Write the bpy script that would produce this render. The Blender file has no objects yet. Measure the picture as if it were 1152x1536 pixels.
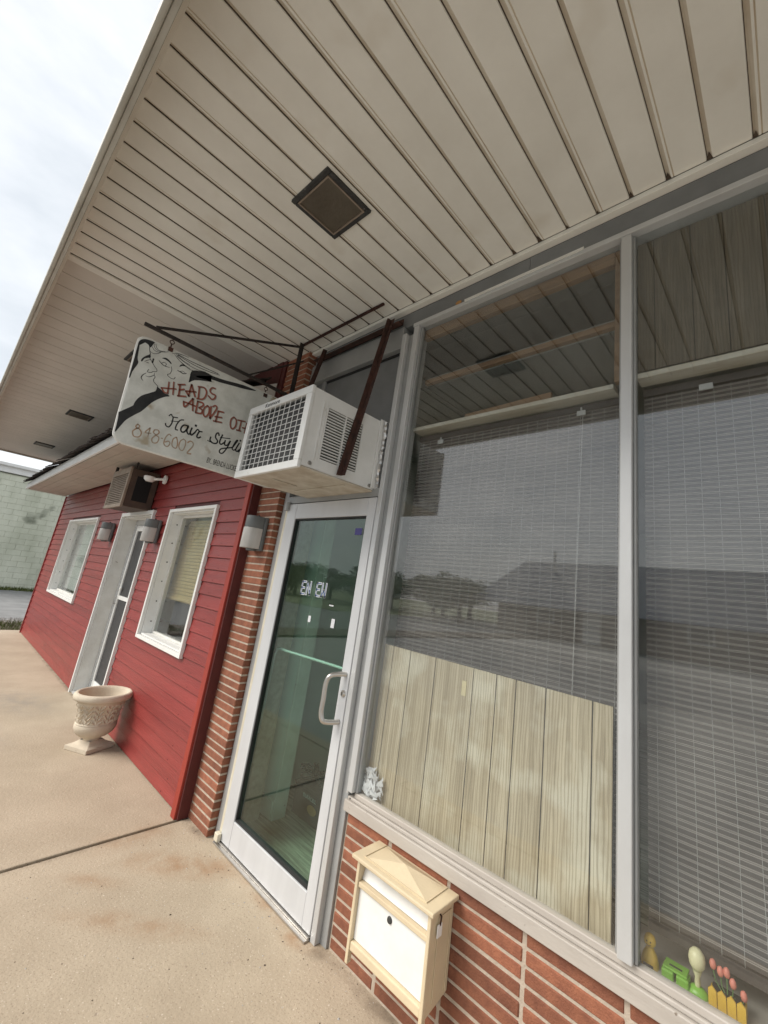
import bpy, bmesh, math, random
from mathutils import Vector, Matrix
random.seed(7)
scn = bpy.context.scene
# ------------------------------------------------------------------ camera
# rows: image right, image down, view direction, in world axes (x along the wall, y into the building, z up)
RC = [Vector((0.7609468, 0.6377440, 0.1193420)), Vector((-0.0698884, 0.2634368, -0.9621417)),
      Vector((-0.6450392, 0.7237980, 0.2450322))]
F, PX, PY = 624.5, 641.1, 734.1
CAM = Vector((0.0, -1.57, 1.58))
cam = bpy.data.cameras.new('camera'); cam_o = bpy.data.objects.new('camera', cam)
scn.collection.objects.link(cam_o)
cam.sensor_fit = 'VERTICAL'; cam.sensor_height = 36; cam.sensor_width = 27
cam.lens = F / 1536 * 36
cam.shift_x = -(PX - 576) / 1536; cam.shift_y = -(768 - PY) / 1536
cam.clip_start = 0.02; cam.clip_end = 2000
M = Matrix.Identity(4)
for i in range(3):
    M[i][0] = RC[0][i]; M[i][1] = -RC[1][i]; M[i][2] = -RC[2][i]; M[i][3] = CAM[i]
cam_o.matrix_world = M
scn.camera = cam_o
# ------------------------------------------------------------------ sky and sun (overcast)
SUN_AZ, SUN_EL = math.radians(238), math.radians(42)     # azimuth in the xy plane, from +x
sun_dir = Vector((math.cos(SUN_AZ) * math.cos(SUN_EL), math.sin(SUN_AZ) * math.cos(SUN_EL), math.sin(SUN_EL)))
w = bpy.data.worlds.new('World'); scn.world = w; w.use_nodes = True
nt = w.node_tree; nt.nodes.clear()
def wn(t, **k):
    n = nt.nodes.new(t)
    for a, b in k.items(): setattr(n, a, b)
    return n
sky = wn('ShaderNodeTexSky', sky_type='NISHITA'); sky.sun_disc = False
sky.sun_elevation = SUN_EL; sky.sun_rotation = math.pi / 2 - SUN_AZ
sky.air_density = 1.0; sky.dust_density = 3.0
tc = wn('ShaderNodeTexCoord'); mp = wn('ShaderNodeMapping'); mp.inputs['Scale'].default_value = (1, 1, 2.2)
nz = wn('ShaderNodeTexNoise'); nz.inputs['Scale'].default_value = 2.6; nz.inputs['Detail'].default_value = 6
nz.inputs['Roughness'].default_value = 0.55
cr = wn('ShaderNodeValToRGB')
cr.color_ramp.elements[0].position = 0.36; cr.color_ramp.elements[0].color = (3.75, 4.02, 4.3, 1)
cr.color_ramp.elements[1].position = 0.64; cr.color_ramp.elements[1].color = (5.25, 5.37, 5.5, 1)
mx = wn('ShaderNodeMix', data_type='RGBA'); mx.inputs[0].default_value = 0.93
bg = wn('ShaderNodeBackground'); bg.inputs['Strength'].default_value = 0.075
wo = wn('ShaderNodeOutputWorld')
L = nt.links.new
L(tc.outputs['Generated'], mp.inputs[0]); L(mp.outputs[0], nz.inputs['Vector']); L(nz.outputs['Fac'], cr.inputs[0])
L(sky.outputs[0], mx.inputs[6]); L(cr.outputs[0], mx.inputs[7]); L(mx.outputs[2], bg.inputs[0]); L(bg.outputs[0], wo.inputs[0])
sun = bpy.data.lights.new('sun', 'SUN'); sun.energy = 1.5; sun.angle = math.radians(35); sun.color = (1, 0.95, 0.88)
sun_o = bpy.data.objects.new('sun', sun); scn.collection.objects.link(sun_o)
sun_o.rotation_euler = sun_dir.to_track_quat('Z', 'Y').to_euler()
scn.view_settings.view_transform = 'Standard'; scn.view_settings.look = 'None'
scn.view_settings.gamma = 1; scn.view_settings.use_curve_mapping = False
scn.view_settings.exposure = 1.47
try:
    scn.cycles.max_bounces = 10; scn.cycles.transparent_max_bounces = 16; scn.cycles.diffuse_bounces = 5
    scn.cycles.use_denoising = True; scn.cycles.sample_clamp_indirect = 8
except Exception: pass

# ------------------------------------------------------------------ pixel helpers: a pixel gives a direction, a plane the distance
def ray(x, y):
    return RC[0] * ((x - PX) / F) + RC[1] * ((y - PY) / F) + RC[2]
def onX(x, y, X): v = ray(x, y); return CAM + v * ((X - CAM.x) / v.x)
def onY(x, y, Y): v = ray(x, y); return CAM + v * ((Y - CAM.y) / v.y)
def onZ(x, y, Z): v = ray(x, y); return CAM + v * ((Z - CAM.z) / v.z)

# ------------------------------------------------------------------ materials
MATS = {}
def mat(name, c, c2=None, scale=6, rough=0.7, bump=0.0, bscale=None, stretch=(1, 1, 1), metal=0.0, rand=0.0,
        detail=6, lo=0.35, hi=0.68, spots=None, spot_scale=40, spot_at=0.66, coat=0.0, rvar=0.0, spot_w=0.07):
    m = bpy.data.materials.new(name); m.use_nodes = True; MATS[name] = m
    t = m.node_tree; N = t.nodes; K = t.links.new
    b = N['Principled BSDF']
    b.inputs['Roughness'].default_value = rough; b.inputs['Metallic'].default_value = metal
    if coat: b.inputs['Coat Weight'].default_value = coat; b.inputs['Coat Roughness'].default_value = 0.25
    g = N.new('ShaderNodeNewGeometry'); mp = N.new('ShaderNodeMapping'); mp.inputs['Scale'].default_value = stretch
    K(g.outputs['Position'], mp.inputs[0]); vec = mp.outputs[0]
    col = None
    if c2 is None: c2 = tuple(x * 0.82 for x in c)
    n = N.new('ShaderNodeTexNoise'); n.inputs['Scale'].default_value = scale; n.inputs['Detail'].default_value = detail
    n.inputs['Roughness'].default_value = 0.62
    K(vec, n.inputs['Vector'])
    mr = N.new('ShaderNodeMapRange'); mr.inputs[1].default_value = lo; mr.inputs[2].default_value = hi
    K(n.outputs['Fac'], mr.inputs[0])
    mx = N.new('ShaderNodeMix'); mx.data_type = 'RGBA'
    mx.inputs[6].default_value = (*c2, 1); mx.inputs[7].default_value = (*c, 1); K(mr.outputs[0], mx.inputs[0])
    col = mx.outputs[2]
    if spots:
        n2 = N.new('ShaderNodeTexNoise'); n2.inputs['Scale'].default_value = spot_scale; n2.inputs['Detail'].default_value = 3
        K(g.outputs['Position'], n2.inputs['Vector'])
        m2 = N.new('ShaderNodeMapRange'); m2.inputs[1].default_value = spot_at; m2.inputs[2].default_value = spot_at + spot_w
        K(n2.outputs['Fac'], m2.inputs[0])
        mx2 = N.new('ShaderNodeMix'); mx2.data_type = 'RGBA'; K(m2.outputs[0], mx2.inputs[0])
        K(col, mx2.inputs[6]); mx2.inputs[7].default_value = (*spots, 1); col = mx2.outputs[2]
    if rand:
        oi = N.new('ShaderNodeObjectInfo'); hs = N.new('ShaderNodeHueSaturation')
        r1 = N.new('ShaderNodeMapRange'); r1.inputs[3].default_value = 1 - rand; r1.inputs[4].default_value = 1 + rand
        K(oi.outputs['Random'], r1.inputs[0]); K(r1.outputs[0], hs.inputs['Value']); K(col, hs.inputs['Color'])
        col = hs.outputs[0]
    K(col, b.inputs['Base Color'])
    if rvar:
        rr = N.new('ShaderNodeMapRange'); rr.inputs[3].default_value = max(0, rough - rvar); rr.inputs[4].default_value = min(1, rough + rvar)
        K(n.outputs['Fac'], rr.inputs[0]); K(rr.outputs[0], b.inputs['Roughness'])
    if bump:
        nb = N.new('ShaderNodeTexNoise'); nb.inputs['Scale'].default_value = bscale or scale * 6; nb.inputs['Detail'].default_value = 5
        K(vec, nb.inputs['Vector'])
        bp = N.new('ShaderNodeBump'); bp.inputs['Strength'].default_value = bump; bp.inputs['Distance'].default_value = 0.004
        K(nb.outputs['Fac'], bp.inputs['Height']); K(bp.outputs[0], b.inputs['Normal'])
    return m
def glass_mat(name, tint=(1, 1, 1), f0=0.06, dirt=0.0, dscale=3):
    m = bpy.data.materials.new(name); m.use_nodes = True; MATS[name] = m
    t = m.node_tree; N = t.nodes; K = t.links.new; N.clear()
    o = N.new('ShaderNodeOutputMaterial'); tr = N.new('ShaderNodeBsdfTransparent'); tr.inputs[0].default_value = (*tint, 1)
    gl = N.new('ShaderNodeBsdfGlossy'); gl.inputs['Roughness'].default_value = 0.015; gl.inputs[0].default_value = (1, 1, 1, 1)
    lw = N.new('ShaderNodeLayerWeight'); lw.inputs[0].default_value = 0.5
    p = N.new('ShaderNodeMath'); p.operation = 'POWER'; p.inputs[1].default_value = 5; K(lw.outputs['Facing'], p.inputs[0])
    mr = N.new('ShaderNodeMapRange'); mr.inputs[3].default_value = f0; mr.inputs[4].default_value = 1; K(p.outputs[0], mr.inputs[0])
    mx = N.new('ShaderNodeMixShader'); K(mr.outputs[0], mx.inputs[0]); K(tr.outputs[0], mx.inputs[1]); K(gl.outputs[0], mx.inputs[2])
    out = mx.outputs[0]
    if dirt:
        df = N.new('ShaderNodeBsdfDiffuse'); df.inputs[0].default_value = (0.5, 0.5, 0.48, 1)
        g = N.new('ShaderNodeNewGeometry'); n = N.new('ShaderNodeTexNoise'); n.inputs['Scale'].default_value = dscale; n.inputs['Detail'].default_value = 8
        K(g.outputs['Position'], n.inputs['Vector'])
        m3 = N.new('ShaderNodeMapRange'); m3.inputs[1].default_value = 0.4; m3.inputs[2].default_value = 0.8; m3.inputs[4].default_value = dirt
        K(n.outputs['Fac'], m3.inputs[0])
        m4 = N.new('ShaderNodeMixShader'); K(m3.outputs[0], m4.inputs[0]); K(out, m4.inputs[1]); K(df.outputs[0], m4.inputs[2]); out = m4.outputs[0]
    K(out, o.inputs[0])
    return m

mat('concrete', (0.475, 0.395, 0.295), (0.375, 0.305, 0.222), 1.6, 0.9, 0.6, 70, spots=(0.30, 0.24, 0.18), spot_scale=34, spot_at=0.70, detail=10)
def add_grain(m, colour, amount):
    t = m.node_tree; N = t.nodes; K = t.links.new; b = N['Principled BSDF']; src = b.inputs['Base Color'].links[0].from_socket
    g = N.new('ShaderNodeNewGeometry'); oi = N.new('ShaderNodeObjectInfo'); cb = N.new('ShaderNodeVectorMath'); cb.operation = 'ADD'
    sc = N.new('ShaderNodeVectorMath'); sc.operation = 'SCALE'; sc.inputs[3].default_value = 9; cx = N.new('ShaderNodeCombineXYZ')
    K(oi.outputs['Random'], cx.inputs[0]); K(oi.outputs['Random'], cx.inputs[2]); K(cx.outputs[0], sc.inputs[0]); K(g.outputs['Position'], cb.inputs[0]); K(sc.outputs[0], cb.inputs[1])
    mp = N.new('ShaderNodeMapping'); mp.inputs['Scale'].default_value = (1, 1, .10); K(cb.outputs[0], mp.inputs[0])
    wv = N.new('ShaderNodeTexWave'); wv.wave_type = 'BANDS'; wv.bands_direction = 'X'; wv.inputs['Scale'].default_value = 26; wv.inputs['Distortion'].default_value = 9; wv.inputs['Detail'].default_value = 3; wv.inputs['Detail Scale'].default_value = 1.1
    K(mp.outputs[0], wv.inputs['Vector']); mr = N.new('ShaderNodeMapRange'); mr.inputs[1].default_value = .55; mr.inputs[2].default_value = .95; mr.inputs[4].default_value = amount; K(wv.outputs['Fac'], mr.inputs[0])
    mx = N.new('ShaderNodeMix'); mx.data_type = 'RGBA'; K(mr.outputs[0], mx.inputs[0]); K(src, mx.inputs[6]); mx.inputs[7].default_value = (*colour, 1); K(mx.outputs[2], b.inputs['Base Color'])
def add_specks(m, scale, at, colour):
    t = m.node_tree; N = t.nodes; K = t.links.new; b = N['Principled BSDF']; src = b.inputs['Base Color'].links[0].from_socket
    g = N.new('ShaderNodeNewGeometry'); n = N.new('ShaderNodeTexNoise'); n.inputs['Scale'].default_value = scale; n.inputs['Detail'].default_value = 2
    K(g.outputs['Position'], n.inputs['Vector']); mr = N.new('ShaderNodeMapRange'); mr.inputs[1].default_value = at; mr.inputs[2].default_value = at + .05; K(n.outputs['Fac'], mr.inputs[0])
    mx = N.new('ShaderNodeMix'); mx.data_type = 'RGBA'; K(mr.outputs[0], mx.inputs[0]); K(src, mx.inputs[6]); mx.inputs[7].default_value = (*colour, 1); K(mx.outputs[2], b.inputs['Base Color'])
add_specks(MATS['concrete'], 150, .62, (.27, .21, .15)); add_specks(MATS['concrete'], 110, .66, (.62, .54, .44)); add_specks(MATS['concrete'], 420, .60, (.30, .24, .17))
def add_stains(m, blobs, colour):
    # rust and damp stains with a place and shape of their own: (x, y, half length, half width, angle, strength)
    t = m.node_tree; N = t.nodes; K = t.links.new; b = N['Principled BSDF']; src = b.inputs['Base Color'].links[0].from_socket
    g = N.new('ShaderNodeNewGeometry'); n = N.new('ShaderNodeTexNoise'); n.inputs['Scale'].default_value = 7; n.inputs['Detail'].default_value = 9; n.inputs['Roughness'].default_value = 0.7
    K(g.outputs['Position'], n.inputs['Vector']); tot = None
    for x, y, a, w_, ang, st in blobs:
        mp = N.new('ShaderNodeMapping'); mp.vector_type = 'TEXTURE'; mp.inputs['Location'].default_value = (x, y, 0); mp.inputs['Rotation'].default_value = (0, 0, ang); mp.inputs['Scale'].default_value = (a, w_, 100)
        K(g.outputs['Position'], mp.inputs[0]); ln = N.new('ShaderNodeVectorMath'); ln.operation = 'LENGTH'; K(mp.outputs[0], ln.inputs[0])
        mr = N.new('ShaderNodeMapRange'); mr.interpolation_type = 'SMOOTHSTEP'; mr.inputs[1].default_value = 1.0; mr.inputs[2].default_value = 0.0; mr.inputs[4].default_value = st
        K(ln.outputs['Value'], mr.inputs[0])
        if tot is None: tot = mr.outputs[0]
        else:
            ad = N.new('ShaderNodeMath'); ad.operation = 'MAXIMUM'; K(tot, ad.inputs[0]); K(mr.outputs[0], ad.inputs[1]); tot = ad.outputs[0]
    nr = N.new('ShaderNodeMapRange'); nr.inputs[1].default_value = 0.35; nr.inputs[2].default_value = 0.62; K(n.outputs['Fac'], nr.inputs[0])
    mu = N.new('ShaderNodeMath'); mu.operation = 'MULTIPLY'; K(tot, mu.inputs[0]); K(nr.outputs[0], mu.inputs[1])
    mx = N.new('ShaderNodeMix'); mx.data_type = 'RGBA'; K(mu.outputs[0], mx.inputs[0]); K(src, mx.inputs[6]); mx.inputs[7].default_value = (*colour, 1); K(mx.outputs[2], b.inputs['Base Color'])
add_stains(MATS['concrete'], [(-2.62, -.22, .55, .16, .75, .8), (-2.35, -.55, .5, .10, .7, .6), (-1.80, -.03, .16, .07, .4, 1), (-2.15, -.03, .40, .06, 0, .8), (-3.05, -.35, .18, .35, 0, .5), (-2.75, -.6, .25, .08, .7, .5)], (0.30, 0.17, 0.085))
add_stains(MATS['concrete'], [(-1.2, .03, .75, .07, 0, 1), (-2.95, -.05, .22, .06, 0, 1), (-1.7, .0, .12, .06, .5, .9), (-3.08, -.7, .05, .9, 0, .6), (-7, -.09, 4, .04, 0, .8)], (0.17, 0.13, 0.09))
add_stains(MATS['concrete'], [(-6.2, -.55, .8, .35, .2, .75), (-5.6, -.9, 1.1, .18, .15, .7), (-7.2, -1.2, 1.2, .3, .3, .5)], (0.27, 0.245, 0.21))
mat('joint_fill', (0.045, 0.04, 0.036), (0.02, 0.018, 0.016), 20, 0.95, 0.8)
mat('asphalt', (0.34, 0.335, 0.315), (0.27, 0.265, 0.25), 3, 0.85, 0.8, 90)
mat('asphalt_pale', (0.24, 0.24, 0.235), (0.17, 0.17, 0.17), 2, 0.95, 0.6, 60)
mat('soil', (0.13, 0.10, 0.07), (0.07, 0.055, 0.04), 9, 0.95, 0.8)
mat('gravel_stone', (0.42, 0.41, 0.39), (0.30, 0.29, 0.27), 20, 0.9, rand=0.3)
mat('grass', (0.12, 0.14, 0.035), (0.07, 0.09, 0.025), 12, 0.8)
mat('red_siding', (0.275, 0.040, 0.035), (0.215, 0.028, 0.026), 5, 0.38, 0.55, 42, stretch=(0.35, 1, 6), rand=0.10, rvar=0.15,
    spots=(0.34, 0.13, 0.12), spot_scale=23, spot_at=0.74)
mat('red_trim', (0.33, 0.038, 0.022), (0.27, 0.030, 0.019), 4, 0.5, 0.3, 30, stretch=(4, 4, 0.5))
mat('red_trim_dark', (0.10, 0.016, 0.014), (0.07, 0.012, 0.01), 6, 0.6, 0.3, 30)
mat('brick', (0.285, 0.108, 0.058), (0.19, 0.068, 0.038), 22, 0.85, 0.8, 150, rand=0.26, spots=(0.20, 0.075, 0.045), spot_scale=120, spot_at=0.66, detail=9)
mat('mortar', (0.50, 0.42, 0.335), (0.37, 0.305, 0.24), 25, 0.95, 0.6, 120)
mat('aluminium', (0.60, 0.61, 0.61), (0.55, 0.555, 0.55), 7, 0.42, 0.15, 60, stretch=(1, 1, 0.3), metal=0.35, rvar=0.12)
mat('aluminium_grey', (0.36, 0.365, 0.36), (0.31, 0.315, 0.31), 5, 0.5, 0.2, 30, metal=0.25, rvar=0.1)
mat('sill_metal', (0.52, 0.48, 0.43), (0.44, 0.40, 0.355), 6, 0.55, 0.3, 40, stretch=(0.5, 1, 2), metal=0.15, spots=(0.2, 0.16, 0.12), spot_scale=38, spot_at=0.7)
mat('door_white', (0.60, 0.61, 0.62), (0.54, 0.55, 0.56), 4, 0.4, 0.12, 40, stretch=(2, 2, 0.4), metal=0.1, rvar=0.1)
mat('cream_frame', (0.66, 0.62, 0.50), (0.52, 0.47, 0.36), 5, 0.55, 0.2)
mat('transom_panel', (0.22, 0.225, 0.225), (0.16, 0.165, 0.165), 3, 0.5, 0.4, 12)
mat('rubber', (0.02, 0.02, 0.02), rough=0.6)
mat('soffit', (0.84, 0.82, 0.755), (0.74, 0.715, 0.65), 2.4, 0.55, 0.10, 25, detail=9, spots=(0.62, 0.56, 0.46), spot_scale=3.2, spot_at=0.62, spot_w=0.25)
mat('soffit_groove', (0.74, 0.68, 0.57), (0.58, 0.50, 0.39), 5, 0.75, 0.3, stretch=(1, 0.7, 1))
mat('seam_dirt', (0.11, 0.08, 0.055), (0.05, 0.035, 0.025), 12, 0.9)
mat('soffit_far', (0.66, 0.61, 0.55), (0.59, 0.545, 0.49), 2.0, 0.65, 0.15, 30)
mat('fascia', (0.50, 0.48, 0.42), (0.38, 0.36, 0.31), 4, 0.5, 0.2, 20)
mat('white_paint', (0.80, 0.80, 0.78), (0.73, 0.73, 0.70), 5, 0.5, 0.25, 25, rvar=0.1)
mat('white_worn', (0.76, 0.755, 0.72), (0.66, 0.645, 0.60), 7, 0.6, 0.35, 30, spots=(0.3, 0.25, 0.2), spot_scale=18, spot_at=0.7)
mat('awning_soffit', (0.50, 0.43, 0.36), (0.42, 0.36, 0.30), 2.4, 0.7, 0.1, 20)
mat('shingle', (0.055, 0.042, 0.038), (0.025, 0.02, 0.018), 18, 0.95, 0.8, 90, rand=0.25)
mat('rust_steel', (0.075, 0.028, 0.018), (0.03, 0.014, 0.010), 16, 0.75, 0.6, 60, spots=(0.15, 0.06, 0.03), spot_scale=40, spot_at=0.68)
mat('dark_steel', (0.030, 0.022, 0.018), (0.014, 0.011, 0.010), 16, 0.7, 0.4, 60, spots=(0.10, 0.04, 0.02), spot_scale=50, spot_at=0.68)
mat('sign_board', (0.72, 0.73, 0.69), (0.53, 0.54, 0.50), 9, 0.7, 0.35, 30, spots=(0.40, 0.35, 0.26), spot_scale=7, spot_at=0.66, detail=10)
mat('paint_black', (0.012, 0.013, 0.015), (0.030, 0.030, 0.030), 14, 0.6, lo=0.25, hi=0.6)
mat('paint_red', (0.34, 0.075, 0.045), (0.23, 0.09, 0.065), 26, 0.7)
mat('paint_fade', (0.40, 0.24, 0.14), (0.36, 0.32, 0.26), 22, 0.7)
mat('paint_shadow', (0.22, 0.20, 0.18), (0.32, 0.31, 0.28), 26, 0.7)
mat('ac_white', (0.78, 0.785, 0.77), (0.70, 0.705, 0.685), 6, 0.4, 0.06, 40, spots=(0.5, 0.47, 0.4), spot_scale=20, spot_at=0.73)
mat('ac_bottom', (0.60, 0.56, 0.48), (0.42, 0.36, 0.28), 8, 0.6, 0.15)
mat('ac_coil', (0.075, 0.075, 0.075), (0.04, 0.04, 0.04), 40, 0.7, 0.9, 90, stretch=(0.3, 1, 3))
mat('void', (0.008, 0.008, 0.008), rough=0.9)
mat('foil', (0.75, 0.75, 0.75), (0.5, 0.5, 0.5), 20, 0.3, 1.0, 45, metal=0.8)
mat('ac_brown', (0.10, 0.065, 0.045), (0.06, 0.04, 0.03), 8, 0.6, 0.3)
mat('ac_tan', (0.32, 0.26, 0.20), (0.22, 0.17, 0.13), 8, 0.6, 0.2)
mat('lamp_grey', (0.15, 0.16, 0.16), (0.11, 0.12, 0.12), 10, 0.5, 0.2)
mat('lamp_glass', (0.52, 0.50, 0.47), (0.40, 0.385, 0.36), 9, 0.25, 0.5, 60, stretch=(3, 3, 0.4))
mat('lens_brown', (0.12, 0.10, 0.075), (0.085, 0.07, 0.05), 6, 0.4, 0.4, 60)
mat('dark_metal', (0.05, 0.05, 0.048), (0.02, 0.02, 0.02), 20, 0.6, 0.5, 60, spots=(0.22, 0.21, 0.19), spot_scale=60, spot_at=0.66)
mat('mail_cream', (0.66, 0.55, 0.37), (0.57, 0.47, 0.32), 5, 0.45, 0.2, 90)
mat('mail_white', (0.78, 0.78, 0.76), (0.70, 0.70, 0.67), 8, 0.4, 0.1, 50, spots=(0.5, 0.42, 0.35), spot_scale=60, spot_at=0.74)
mat('steel', (0.6, 0.58, 0.55), (0.5, 0.48, 0.45), 20, 0.33, 0.1, metal=0.9)
mat('panel_wood', (0.56, 0.48, 0.345), (0.31, 0.25, 0.16), 4, 0.5, 0.25, 25, stretch=(15, 9, 0.5), rand=0.07, detail=12, lo=0.30, hi=0.60, spots=(0.62, 0.57, 0.45), spot_scale=5, spot_at=0.50, spot_w=0.16)
mat('panel_dark', (0.145, 0.122, 0.085), (0.065, 0.054, 0.036), 5, 0.5, 0.25, 25, stretch=(9, 9, 0.7), rand=0.10, detail=9)
mat('pine', (0.29, 0.175, 0.095), (0.19, 0.11, 0.06), 6, 0.6, 0.2, stretch=(0.6, 6, 6))
mat('shelf_white', (0.68, 0.66, 0.60), (0.5, 0.45, 0.36), 5, 0.6, stretch=(0.6, 3, 3))
mat('blind_slat', (0.10, 0.085, 0.077), (0.072, 0.061, 0.056), 20, 0.5, stretch=(0.2, 1, 1))
mat('blind_reed', (0.40, 0.36, 0.33), (0.31, 0.28, 0.26), 20, 0.5, stretch=(0.2, 1, 1))
mat('cord', (0.55, 0.54, 0.52), rough=0.7)
mat('interior_wall', (0.72, 0.73, 0.70), (0.66, 0.67, 0.64), 2, 0.8)
mat('interior_ceiling', (0.30, 0.31, 0.30), (0.25, 0.26, 0.25), 2, 0.8)
mat('carpet', (0.46, 0.43, 0.35), (0.13, 0.12, 0.10), 9, 0.95, 0.4, stretch=(0.4, 6, 1))
mat('partition', (0.74, 0.78, 0.74), (0.68, 0.72, 0.68), 3, 0.7)
mat('green_block', (0.64, 0.66, 0.54), (0.46, 0.485, 0.375), 1.1, 0.9, 0.5, 12, stretch=(1, 1, 0.28), rand=0.03, detail=10, lo=0.30, hi=0.55, spots=(0.20, 0.215, 0.16), spot_scale=0.9, spot_at=0.60)
mat('block_joint', (0.60, 0.62, 0.505), (0.45, 0.475, 0.365), 1.1, 0.95)
mat('stone_cream', (0.62, 0.545, 0.43), (0.53, 0.46, 0.36), 9, 0.85, 0.5, 90, spots=(0.42, 0.36, 0.28), spot_scale=30, spot_at=0.67)
mat('screen_dark', (0.045, 0.045, 0.047), (0.035, 0.035, 0.036), 4, 0.5)
mat('blind_white', (0.66, 0.67, 0.65), (0.58, 0.60, 0.58), 3, 0.6, stretch=(1, 1, 12))
mat('wicker', (0.56, 0.43, 0.22), (0.44, 0.33, 0.16), 18, 0.7, 0.5, 60, stretch=(1.5, 1, 0.6))
mat('curtain', (0.50, 0.50, 0.47), (0.42, 0.42, 0.40), 4, 0.8, stretch=(6, 1, 0.4))
mat('battery_black', (0.018, 0.018, 0.02), (0.03, 0.03, 0.03), 12, 0.5)
mat('copper', (0.5, 0.25, 0.08), rough=0.5)
mat('toy_yellow', (0.72, 0.46, 0.06), (0.62, 0.38, 0.05), 20, 0.35)
mat('toy_green', (0.24, 0.50, 0.07), (0.18, 0.40, 0.05), 20, 0.35)
mat('toy_cream', (0.70, 0.66, 0.42), (0.62, 0.58, 0.36), 20, 0.4)
mat('toy_pink', (0.72, 0.24, 0.18), rough=0.5)
mat('toy_stem', (0.12, 0.25, 0.08), rough=0.5)
mat('sticker_white', (0.75, 0.76, 0.78), rough=0.5)
mat('sticker_blue', (0.06, 0.13, 0.32), rough=0.5)
mat('sticker_purple', (0.08, 0.07, 0.28), rough=0.5)
mat('tape', (0.72, 0.62, 0.38), rough=0.6)
mat('clip', (0.6, 0.6, 0.6), rough=0.5)
mat('bark', (0.09, 0.07, 0.05), (0.05, 0.04, 0.03), 6, 0.9, 0.6)
mat('leaf', (0.06, 0.10, 0.030), (0.035, 0.06, 0.02), 0.6, 0.7, rand=0.2)
mat('roof_blue', (0.07, 0.10, 0.16), (0.055, 0.08, 0.13), 1, 0.5)
mat('house_wall', (0.24, 0.20, 0.17), (0.19, 0.16, 0.13), 1, 0.8)
mat('wood_pole', (0.12, 0.09, 0.07), rough=0.9)
add_grain(MATS['panel_wood'], (0.23, 0.18, 0.11), .5); add_grain(MATS['panel_dark'], (0.05, 0.04, 0.025), .6)
glass_mat('glass_window', (0.95, 0.965, 0.96), 0.066, 0.04, 4)
glass_mat('glass_door', (0.82, 0.96, 0.895), 0.048, 0.02, 3)
glass_mat('glass_red', (0.92, 0.94, 0.93), 0.06, 0.04, 3)

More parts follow.
